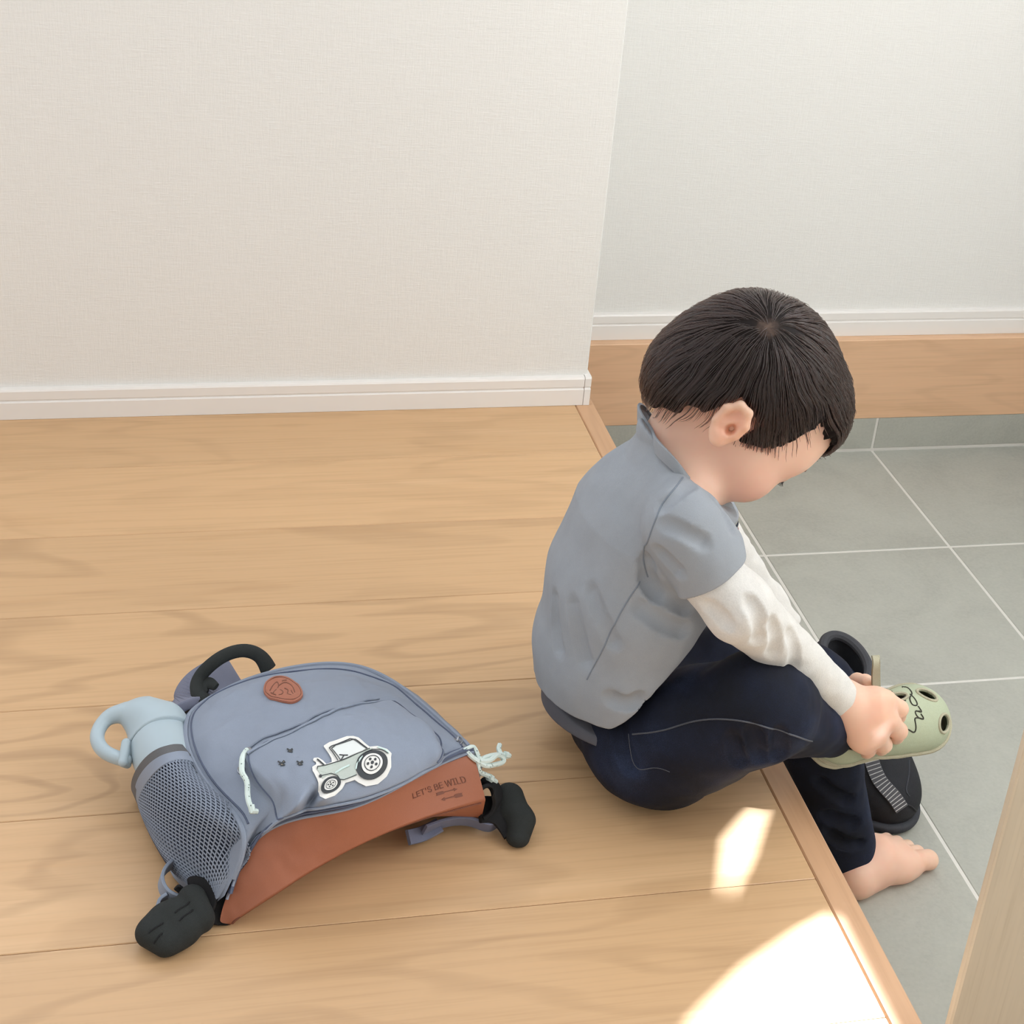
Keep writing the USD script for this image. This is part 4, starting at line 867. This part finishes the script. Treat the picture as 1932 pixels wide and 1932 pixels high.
q_ = (p - HC) @ HX.T; p2 = p[(q_[:, 0] > .028) & (q_[:, 2] > .004) & (q_[:, 2] < .062) & (np.abs(q_[:, 1]) < .034)]
p2 = np.vstack([p2 + rh.normal(size=p2.shape) * .002 for _ in range(2)])
L2 = comb(p2, rh.uniform(.034, .056, len(p2)), .024, .018, .10)
L_ = np.vstack([L1, L2]); steps = 9
cv = UsdGeom.BasisCurves.Define(stage, path_for("hair_strands", kid))
cv.CreateTypeAttr("cubic"); cv.CreateBasisAttr("catmullRom"); cv.CreateWrapAttr("pinned") if hasattr(cv, "CreateWrapAttr") else None
cv.CreateCurveVertexCountsAttr(Vt.IntArray([steps] * len(L_)))
cv.CreatePointsAttr(Vt.Vec3fArray.FromNumpy((L_.reshape(-1, 3) - PB).astype(np.float32)))
wd = np.tile(np.interp(np.linspace(0, 1, steps), [0, .3, .8, 1], [.0004, .0006, .0005, .00012]), len(L_)).astype(np.float32)
cv.CreateWidthsAttr(Vt.FloatArray.FromNumpy(wd)); cv.SetWidthsInterpolation("vertex")
UsdShade.MaterialBindingAPI.Apply(cv.GetPrim()).Bind(M_strand)
tag(cv.GetPrim(), kind="stuff")

# --- shirt
def groove(F, pts, r, depth, k=.006, n=14, dirn=VIEW):
    P = F.drape(spline(pts, n), dirn, .10); g_, _ = grad(F, P); P = P + g_ * (r - depth); F.chain(list(P), [r * .3] + [r] * (n - 2) + [r * .3], k, "s"); return F
def ridge(F, pts, r, up, k=.012, n=14, dirn=VIEW):
    P = F.drape(spline(pts, n), dirn, .10); g_, _ = grad(F, P); P = P - g_ * (r - up); F.chain(list(P), [r * .5] + [r] * (n - 2) + [r * .5], k, "u"); return F
sh = Field()
for (a, b, ra, rb) in ((S[0], S[1], .081, .078), (S[1], S[2], .078, .0755), (S[2], S[3], .0755, .068), (S[3], S[4], .068, .043)):
    squash(sh, a, b, ra, rb, .02, .80)
squash(sh, S[0] + A([.0, 0, -.03]), S[0], .082, .081, .02, .80); squash(sh, A((-0.1363, -0.7450, 0.2810)), A((-0.1304, -0.7450, 0.2180)), .060, .064, .02, .80); squash(sh, A((-0.1483, -0.7450, 0.1884)), A((-0.1259, -0.7450, 0.1208)), .064, .064, .02, .80)
NT = A((-0.1495, -0.7450, 0.3691)); sh.cap(S[4], NT, .041, .030, .008)
for s0_, arm in ((SHR, ELR), (SHL, ELL)):
    sh.cap(S[4] - A([0, 0, .014]), s0_, .036, .0355, .02)
sh.plane((-0.1694, -0.7450, 0.3731), np.cross(A((-0.0737, -0.7450, 0.2859)) - A((-0.1694, -0.7450, 0.3731)), A([0.0, 1.0, 0])) * 1.0, .003)
HEM1 = (A([-.24, Y0, .087]), A([-.06, -.18, -1.0]))
HEM2 = (A((-0.1724, -0.8500, 0.1376)), A([.78, 0, -.62]))
sh.plane(*HEM1, k=.003); sh.func(lambda p: np.maximum(-1, ((p - HEM2[0]) @ (HEM2[1] / np.linalg.norm(HEM2[1])))), .004)
NRM = lambda a: a / np.linalg.norm(a)
armd = NRM(ELR - SHR); HEMS = A((-0.1313, -0.8500, 0.2745))
sl = Field(); sl.chain([SHR, SHR + armd * .03, HEMS + armd * .01], [.0355, .0348, .0342], .01); sl.plane(HEMS, armd, .002)
armdL = NRM(ELL - SHL); HL_ = SHL + armdL * .062
slL = Field(); slL.chain([SHL, HL_ + armdL * .01], [.037, .0365], .01); slL.plane(HL_, armdL, .002)
torso = list(sh.ops)
sh.func(lambda p: sl(p), .012, "u"); sh.ops[-1] = ("u", .012, sl, SHR, .12)
sh.ops.append(("u", .012, slL, SHL, .12))
for pts, r, dpt in (([(-0.1924, -0.8600, 0.2802), (-0.1687, -0.8600, 0.2591), (-0.1443, -0.8600, 0.2434)], .006, .003), ([(-0.1974, -0.8600, 0.2524), (-0.1729, -0.8600, 0.2338), (-0.1425, -0.8500, 0.2154)], .007, .003),
    ([(-0.1936, -0.8600, 0.3024), (-0.1894, -0.8600, 0.2800), (-0.1758, -0.8600, 0.2567)], .005, .004),
    ([(-0.2409, -0.8000, 0.2254), (-0.2380, -0.8200, 0.1980), (-0.2302, -0.8400, 0.1706)], .008, .002), ([(-0.2517, -0.7800, 0.2183), (-0.2533, -0.8000, 0.1967), (-0.2504, -0.8200, 0.1692)], .007, .0018), ([(-0.2308, -0.8200, 0.2499), (-0.2238, -0.8400, 0.2288), (-0.2084, -0.8500, 0.2000)], .007, .002),
    ([(-0.2133, -0.8600, 0.1517), (-0.1948, -0.8600, 0.1442), (-0.1804, -0.8600, 0.1509)], .006, .003), ([(-0.1444, -0.8000, 0.3484), (-0.1653, -0.8200, 0.3473), (-0.1855, -0.8400, 0.3439)], .007, .002),
    ([(-0.1851, -0.8500, 0.3365), (-0.1696, -0.8700, 0.3374), (-0.1459, -0.8700, 0.3227)], .006, .0022), ([(-0.1886, -0.8600, 0.3131), (-0.1777, -0.8700, 0.3069), (-0.1664, -0.8700, 0.2937)], .006, .0015), ([(-0.1415, -0.8400, 0.3609), (-0.1282, -0.8500, 0.3474), (-0.1176, -0.8500, 0.3251)], .005, .002)):
    groove(sh, pts, r, dpt)
sh.ops.append(("add", 0, lambda p: (meshkit.fbm(p * A([42, 42, 16]), 2, 21) - .5) * .0038, None, 0))
shirt = pobj("shirt", sh.mesh(.0021), M_shirt, smooth=True)
def seam(name, F, pts, r, m, par, n=60, lift=.0, dirn=VIEW, label=None):
    P = F.drape(spline(pts, n), dirn, .10, lift); return pobj(name, tube(P, r, 6), m, par, label=label)
seam("side_seam", sh, [(-0.1982, -0.8700, 0.2806), (-0.2130, -0.8700, 0.2491), (-0.2259, -0.8700, 0.2072), (-0.2370, -0.8700, 0.1731)], .0007, M_seam, shirt)
seam("armhole_seam", sh, [(-0.1619, -0.8400, 0.3719), (-0.1863, -0.8600, 0.3571), (-0.1975, -0.8700, 0.3307), (-0.1968, -0.8700, 0.3009), (-0.1909, -0.8700, 0.2846)], .0008, M_seam, shirt)
# collar: a folded band standing round the neck
CP = [(-0.1677, -0.7450, 0.3719), (-0.1689, -0.7820, 0.3758), (-0.1579, -0.7970, 0.3675), (-0.1422, -0.7980, 0.3482), (-0.1179, -0.7900, 0.3263), (-0.0862, -0.7650, 0.2997)]
CPL = [A(p) * A([1, -1, 1]) + A([0, 2 * Y0, 0]) for p in CP[1:]]
cl = spline([CPL[k] for k in (4, 3, 2, 1, 0)] + CP, 90); cax = NRM(NT - S[4])
cen = S[4] + np.outer((cl - S[4]) @ cax, cax); outw = cl - cen; outw /= np.linalg.norm(outw, axis=1, keepdims=True)
rows = [cl - outw * .002, cl + outw * .0008 + cax * .0012, cl + outw * .0022 - cax * .0004, cl + outw * .0030 - cax * .007, cl + outw * .0042 - cax * .0150, cl + outw * .0030 - cax * .0153, cl + outw * .001 - cax * .006]
pobj("collar", grid_mesh(A(rows)), M_shirt, shirt, smooth=True)
# chest emblem, seen edge-on past the sleeve
EC = A((-0.0903, -0.7900, 0.2839))
ed = NRM(A([-.85, .40, 0.05])); er_ = NRM(np.cross(A([0, 0, 1]), ed)); eu_ = np.cross(ed, er_)
def emb_(poly, m, lift, name, par):
    mm = flat(poly, .0003, 3); q = EC + mm.vertices[:, :1] * .001 * er_ + mm.vertices[:, 1:2] * .001 * eu_
    P = sh.drape(q, ed, .06, lift); return pobj(name, trimesh.Trimesh(P, mm.faces, process=False), m, par)
eb = emb_(Point(0, 0).buffer(11), M_white, .0005, "emblem", shirt)
emb_(Polygon([(-9, 2), (9, 3), (8, -8), (-2, -12), (-8, -7)]), M_red, .0009, "emblem_red", eb)
emb_(Polygon([(-8, 6), (8, 7), (9, 10), (-7, 9.5)]), M_navy, .0009, "emblem_bar", eb)

# --- undershirt showing below the hem at the back
un = Field(); squash(un, S[0] + A([.004, 0, -.052]), S[0], .0800, .0795, .02, .80)
un.plane(A([-.22, Y0, .054]), A([-.12, -.22, -1.0]), .003); un.plane(A([-.175, Y0, .1]), A([1, -.25, .2]), .003); un.plane(S[0] + A([0, 0, .02]), (0, 0, 1), .003)
pobj("undershirt", un.mesh(.0022), M_under, smooth=True, label="dark grey undershirt showing below the hem")

# --- sleeves of the long white shirt
wsl = Field(); wsl.chain([HEMS - armd * .012, ELR, WRR - NRM(WRR - ELR) * .004], [.0295, .0300, .0195], .012); wsl.plane(WRR - NRM(WRR - ELR) * .002, WRR - ELR, .002)
for pts, r, dpt in (([(-0.1455, -0.8900, 0.2727), (-0.1345, -0.8900, 0.2637), (-0.1226, -0.8900, 0.2488)], .006, .002), ([(-0.1097, -0.8900, 0.2789), (-0.0968, -0.8900, 0.2584), (-0.0924, -0.8900, 0.2297)], .006, .0035), ([(-0.0820, -0.8800, 0.2505), (-0.0727, -0.8800, 0.2298), (-0.0726, -0.8800, 0.2065)], .005, .003), ([(-0.0593, -0.8800, 0.2347), (-0.0503, -0.8800, 0.2108), (-0.0490, -0.8800, 0.1871)], .005, .0022)):
    groove(wsl, pts, r, dpt)
wsl.ops.append(("add", 0, lambda p: (meshkit.fbm(p * 48, 2, 33) - .5) * .003, None, 0))
pobj("sleeve", wsl.mesh(.0017), M_sleeve, smooth=True, label="long heather-white sleeve")
CUL = ELL + (WRL - ELL) * .34
wsL = Field(); wsL.chain([HL_ - armdL * .012, ELL, CUL + NRM(WRL - ELL) * .01], [.030, .0300, .0275], .012); wsL.plane(CUL, WRL - ELL, .002)
wsL.ops.append(("add", 0, lambda p: (meshkit.fbm(p * 55, 2, 35) - .5) * .005, None, 0))
pobj("sleeve", wsL.mesh(.0018), M_sleeve, smooth=True, label="pushed-up heather-white sleeve of the far arm")

# --- jeans
jn = Field()
jn.ell((-.146, -.750, .060), (.070, .100, .058), None, .02)
jn.cap(HIPR, HIPR + A([.016, -.002, 0]), .0575, .058, .02); jn.cap(HIPL, HIPL + A([.012, .004, 0]), .058, .058, .02)
jn.chain([HIPR + A([.014, 0, 0]), KNR * .5 + HIPR * .5 + A([0, .002, -.004]), KNR, ANR - NRM(ANR - KNR) * .004], [.059, .053, .0480, .0315], .022)
jn.chain([HIPL + A([.01, 0, 0]), KNL, ANL + A([-.004, 0, .012])], [.055, .047, .0345], .022)
jn.cap(S[0] + A([.02, 0, -.03]), A([-.06, Y0, .09]), .06, .045, .03)
jn.plane(ANL + A([.012, 0, -.010]), A([.55, -.02, -.80]), .002)
jn.plane((0, 0, .0006), (0, 0, -1), .002) if False else None
jn.func(lambda p: np.where(p[:, 0] < .012, .0010 - p[:, 2], -1.0), .002)
for pts, r, dpt in (([(-0.0987, -0.9300, 0.1618), (-0.0935, -0.9300, 0.1436), (-0.0832, -0.9200, 0.1194)], .007, .006), ([(-0.0726, -0.9200, 0.1557), (-0.0690, -0.9200, 0.1393), (-0.0636, -0.9100, 0.1154)], .006, .005), ([(-0.2084, -0.8800, 0.1401), (-0.1981, -0.8800, 0.1028), (-0.1871, -0.8800, 0.0771)], .007, .003), ([(-0.1133, -0.9200, 0.1491), (-0.1067, -0.9200, 0.1276), (-0.0987, -0.9200, 0.1148)], .006, .003),
    ([(0.0551, -0.8000, -0.0346), (0.0755, -0.8000, -0.0507), (0.1020, -0.7900, -0.0692)], .006, .004), ([(0.0686, -0.8000, -0.0783), (0.0887, -0.8000, -0.0912), (0.1136, -0.7900, -0.0993)], .006, .005), ([(0.0761, -0.8000, -0.1043), (0.0967, -0.8000, -0.1189), (0.1234, -0.7900, -0.1259)], .005, .004)):
    groove(jn, pts, r, dpt)
jn.ops.append(("add", 0, lambda p: (meshkit.fbm(p * 30, 2, 44) - .5) * .006, None, 0))
jeans = pobj("jeans", jn.mesh(.0021), M_jeans, smooth=True)
seam("outer_seam", jn, [(-0.1957, -0.9000, 0.1288), (-0.1740, -0.9200, 0.1468), (-0.1501, -0.9400, 0.1703), (-0.1206, -0.9400, 0.1758), (-0.0868, -0.9300, 0.1649), (-0.0552, -0.9200, 0.1483), (-0.0249, -0.9000, 0.1209)], .0009, M_thread, jeans, 80, label="pale worn outer seam")
seam("pocket_seam", jn, [(-0.1991, -0.9000, 0.1285), (-0.1955, -0.9000, 0.1100), (-0.1864, -0.9000, 0.0927), (-0.1727, -0.9000, 0.0957), (-0.1581, -0.9000, 0.0925)], .0005, M_thread, jeans, 50)

# ------------------------------------------------------------------ green toddler shoe on the right foot
M_sage = fabric("sage_leather", (0.40, 0.445, 0.315), 900, 0.08, 0.2, 0.65, big=40)
M_pipe = fabric("sage_rope", (0.39, 0.37, 0.27), 1400, 0.22, 0.5, 0.85)
M_sole = fabric("pale_sole", (0.50, 0.485, 0.36), 900, 0.08, 0.2, 0.7)
M_inner = fabric("shoe_lining", (0.17, 0.14, 0.115), 900, 0.15, 0.3, 0.9)
M_ink = plain("shoe_ink", (0.035, 0.035, 0.025), 0.8)
h_, t_ = A((0.0253, -0.8060, 0.0347)), A((0.1814, -0.7750, 0.0454))
SF = NRM(t_ - h_); SU = -F_ * .86 + U_ * .50; SU -= SF * (SU @ SF); SU /= np.linalg.norm(SU); SS = np.cross(SU, SF)     # forward, up, left
SLN = np.linalg.norm(t_ - h_); SO = h_ - SU * .015
def sp(x, y, z): return SO + SF * (x * SLN) + SS * y + SU * z
SX = A([SF, SS, SU])
shoe = thing("toddler_shoe", "sage green soft toddler shoe with a dinosaur drawing, held at the child's raised foot", "shoe", loc=SO)
def shobj(name, mesh, m, par=None, **k): return obj(name, mesh, m, shoe if par is None else par, off=SO, **k)
XS = np.linspace(0, 1, 40); HW = np.interp(XS, [0, .04, .12, .3, .5, .7, .84, .93, .98, 1], [.004, .0165, .0235, .0255, .0265, .0325, .0325, .025, .013, .002])
def ring(off, z, n=120):
    up_ = np.c_[XS, HW]; dn_ = np.c_[XS[::-1], -HW[::-1]]; q = np.vstack([up_, dn_[1:-1]]); q = spline(np.c_[q * A([SLN, 1]), np.zeros(len(q))], n, True)[:, :2]
    c = Polygon(q).buffer(0).buffer(off).exterior; c = A([c.interpolate(t, normalized=True).coords[0] for t in np.linspace(0, 1, n, endpoint=False)])
    return SO + c[:, :1] * SF + c[:, 1:2] * SS + np.broadcast_to(z, (n,))[:, None] * SU
rg = [ring(-.003, -.0005), ring(-.0005, .0005), ring(.0012, .003), ring(.0012, .0065), ring(-.0005, .008), ring(-.004, .0085)]
R4 = A(rg); n4 = R4.shape[1]; sm = grid_mesh(np.concatenate([R4, R4[:, :1]], 1))
caps = [trimesh.Trimesh(np.vstack([q, q.mean(0)]), A([(i, (i + 1) % n4, n4) for i in range(n4)]), process=False) for q in (R4[0], R4[-1])]
shobj("sole", [sm] + caps, M_sole, smooth=60)
up = Field()
up.ell(sp(.17, 0, .020), (.026, .0245, .030), SX, .01); up.ell(sp(.45, 0, .018), (.050, .0265, .027), SX, .02); up.ell(sp(.70, 0, .013), (.046, .0325, .026), SX, .02); up.ell(sp(.82, 0, .010), (.027, .031, .022), SX, .02)
up.plane(sp(0, 0, .004), -SU, .002)
inner = list(up.ops)
def shell(p):
    d = np.full(len(p), 1e3)
    for op, k, fn, c, R in inner[:4]:
        e = fn(p); hh = np.maximum(k - np.abs(d - e), 0) / k; d = np.minimum(d, e) - hh * hh * k * .25
    return -(d + .0022)
up.ell(sp(.27, 0, .050), (.036, .0205, .034), SX, .006, "s")
def snap(F, P, n=8):
    P = A(P, float)
    for _ in range(n): g__, d__ = grad(F, P); P = P - g__ * d__[:, None]
    return P
solid = Field(); solid.ops = inner[:4]
def hole_frame(hx, hy, hz):
    q = snap(solid, [sp(hx, hy, hz)])[0]; nn = grad(solid, q[None])[0][0]; tg = NRM(np.cross(SU, nn)); return q, A([tg, np.cross(nn, tg), nn])
HOLES = [(.62, .022, .040, .0125, .0052, .010), (.85, .014, .036, .0100, .0056, .010), (.885, -.017, .030, .0088, .0074, .010)]
for hx, hy, hz, a, b, c in HOLES:
    q_, X_ = hole_frame(hx, hy, hz); up.ell(q_, (a, b, .007), X_, .0012, "s")
up.func(shell, .001)
shobj("upper", up.mesh(.0012), M_sage, smooth=True)
lnr = Field(); lnr.ell(sp(.55, 0, .010), (.064, .0265, .0155), SX, .01); lnr.ell(sp(.80, 0, .008), (.028, .026, .014), SX, .01); lnr.plane(sp(0, 0, .005), -SU, .001)
shobj("lining", lnr.mesh(.002), M_inner, smooth=True, label="dark lining seen through the cut-outs")
rp = snap(solid, ring(.010, .0125)); rp = rp + grad(solid, rp)[0] * .0006
tw = rp + .0004 * np.sin(np.arange(len(rp)) * 1.9)[:, None] * SU
shobj("piping", tube(spline(tw[::2], 200, True), 0.0024, 8, closed=True), M_pipe, label="rope-like piping around the toe")
for i, (hx, hy, hz, a, b, c) in enumerate(HOLES):
    q_, X_ = hole_frame(hx, hy, hz); th_ = np.linspace(0, 2 * PI, 40, endpoint=False)
    q = snap(solid, q_ + np.cos(th_)[:, None] * X_[0] * (a + .0014) + np.sin(th_)[:, None] * X_[1] * (b + .0014))
    shobj("cutout_rim", tube(q, .0016, 7, closed=True), M_pipe)
inkp = [[(0.1123, -0.7900, 0.0986), (0.1148, -0.7900, 0.0966), (0.1189, -0.7900, 0.0905), (0.1193, -0.7900, 0.0848), (0.1161, -0.7900, 0.0792), (0.1161, -0.7900, 0.0744)],
 [(0.1150, -0.7900, 0.0975), (0.1198, -0.7900, 0.0943), (0.1257, -0.7900, 0.0861), (0.1282, -0.7900, 0.0821), (0.1333, -0.7900, 0.0817), (0.1355, -0.7900, 0.0767), (0.1323, -0.7900, 0.0741), (0.1322, -0.7900, 0.0702), (0.1345, -0.7900, 0.0671), (0.1388, -0.7900, 0.0668), (0.1374, -0.7900, 0.0727), (0.1334, -0.7900, 0.0769)],
 [(0.1399, -0.7900, 0.0657), (0.1428, -0.7900, 0.0597), (0.1366, -0.7900, 0.0611), (0.1386, -0.7900, 0.0552), (0.1451, -0.7900, 0.0526), (0.1423, -0.7900, 0.0578)],
 [(0.1452, -0.7900, 0.0521), (0.1355, -0.7900, 0.0539), (0.1365, -0.7900, 0.0446), (0.1350, -0.7900, 0.0393), (0.1293, -0.7900, 0.0422), (0.1274, -0.7900, 0.0433)]]
def drape2(q):
    P = solid.drape(q, VIEW, .05, .0002); bad = np.abs(solid(P)) > .002; P[bad] = snap(solid, q[bad]) if bad.any() else 0
    return P
ink = [tube(drape2(spline(q, 40)), .00075, 5) for q in inkp]
for q in ((0.1208, -0.7900, 0.0769), (0.1225, -0.7900, 0.0724), (0.1305, -0.7900, 0.0484)): ink.append(trimesh.creation.icosphere(1, .0011).apply_translation(snap(solid, [q])[0]))
shobj("dinosaur_drawing", ink, M_ink, label="thin black dinosaur outline drawing")
tb0 = spline([(0.0897, -0.7910, 0.0892), (0.0845, -0.7920, 0.1113), (0.0833, -0.7900, 0.1254), (0.0848, -0.7860, 0.1262), (0.0885, -0.7820, 0.1191), (0.0932, -0.7800, 0.1016), (0.0973, -0.7810, 0.0809)], 50)
tab = shobj("strap_tab", strip(tb0, .0085, .0022, R_ * .8 + VIEW * .55, 50), M_pipe, label="upright loop of the fastening strap")
shobj("strap", strip([(0.0943, -0.7700, 0.0754), (0.0938, -0.7860, 0.0850), (0.0978, -0.7920, 0.0867)], .010, .0030, SF, 20), M_pipe, tab)

# ------------------------------------------------------------------ black sneaker standing on the tiles
M_knit = fabric("black_knit", (0.016, 0.017, 0.021), 1100, 0.35, 0.6, 0.75, big=30)
M_knit2 = fabric("charcoal_panel", (0.040, 0.043, 0.052), 900, 0.2, 0.4, 0.7, big=30)
M_rib = fabric("grey_rib", (0.09, 0.092, 0.10), 900, 0.2, 0.4, 0.8)
M_stripe = plain("rib_stripe", (0.50, 0.50, 0.50), 0.8)
M_collar = fabric("grey_collar", (0.062, 0.064, 0.072), 1200, 0.2, 0.4, 0.85)
M_blue = fabric("blue_lining", (0.035, 0.06, 0.105), 1200, 0.2, 0.4, 0.9)
NO = A([.212, -.58, -H])
sn = thing("sneaker", "adult's black knit slip-on sneaker with striped grey elastic, standing on the grey tiles behind the child's bare foot", "shoe", loc=NO + A([0, .014, 0]))
tag(sn, "adult's black knit sneaker with striped grey elastic, standing on the grey tiles")
def snobj(name, mesh, m, par=None, **k): return obj(name, mesh, m, sn if par is None else par, off=NO, **k)
kf = Field()
kf.ell((.214, -.652, -.178), (.0445, .050, .040), None, .02); kf.ell((.212, -.600, -.160), (.042, .062, .050), None, .03); kf.ell((.210, -.525, -.150), (.039, .060, .056), None, .03); kf.ell((.210, -.485, -.145), (.036, .036, .058), None, .02)
kf.plane((.21, -.5, -.1985), (0, 0, -1), .004); kf.plane((.21, -.505, -.093), (0, -.12, 1), .004)
ksol = Field(); ksol.ops = list(kf.ops)
kf.ell((.210, -.515, -.085), (.0235, .040, .060), None, .004, "s")
snobj("upper", kf.mesh(.0018), M_knit, smooth=True)
so_ = Field(); so_.ell((.214, -.650, -.197), (.047, .056, .020), None, .02); so_.cap((.212, -.60, -.197), (.210, -.49, -.196), .043, .038, .02); so_.plane((.2, -.5, -H + .0004), (0, 0, -1), .001); so_.plane((.2, -.5, -.192), (0, 0, 1), .003)
snobj("sole", so_.mesh(.0025), M_knit2, smooth=True, label="charcoal rubber sole")
th_ = np.linspace(0, 2 * PI, 60, endpoint=False); col = np.c_[.210 + .0255 * np.cos(th_), -.514 + .0420 * np.sin(th_), -.0955 + .0420 * np.sin(th_) * .12]
snobj("collar", tube(col, .0062, 10, closed=True), M_collar, label="padded grey collar")
il = Field(); il.ell((.210, -.515, -.140), (.0250, .0415, .030), None, .01)
snobj("lining", il.mesh(.003), M_blue, smooth=True, label="blue lining inside the collar")
ND = VIEW
RP = spline([(0.1959, -0.6200, -0.1340), (0.2015, -0.6200, -0.1565), (0.2063, -0.6300, -0.1692), (0.2193, -0.6400, -0.1825), (0.2279, -0.6500, -0.1939)], 60)
RD = ksol.drape(RP, ND, .12, .0012); g_, _ = grad(ksol, RD); wS = np.cross(np.gradient(RD, axis=0), g_)
rb = snobj("elastic_band", strip(RD, .017, .0026, wS, 60), M_rib, label="grey elastic band with white stripes")
wS /= np.linalg.norm(wS, axis=1, keepdims=True)
for i in range(3, 58, 3):
    p_ = RD[i] + g_[i] * .0014; snobj("stripe", tube([p_ - wS[i] * .0080, p_ + wS[i] * .0080], .00055, 5), M_stripe, rb)
fl_ = ksol.drape(spline([(0.2224, -0.6400, -0.1988), (0.2283, -0.6500, -0.1891), (0.2353, -0.6600, -0.1859), (0.2468, -0.6600, -0.1966)], 30), ND, .12, .0006)
snobj("fold_seam", tube(fl_, .0012, 6), M_knit)
pnl = ksol.drape(spline([(0.2527, -0.6000, -0.1658), (0.2467, -0.6100, -0.1786), (0.2406, -0.6200, -0.1841), (0.2399, -0.6400, -0.1845)], 30), ND, .12, .0003)
snobj("panel_seam", tube(pnl, .0009, 6), M_knit2)
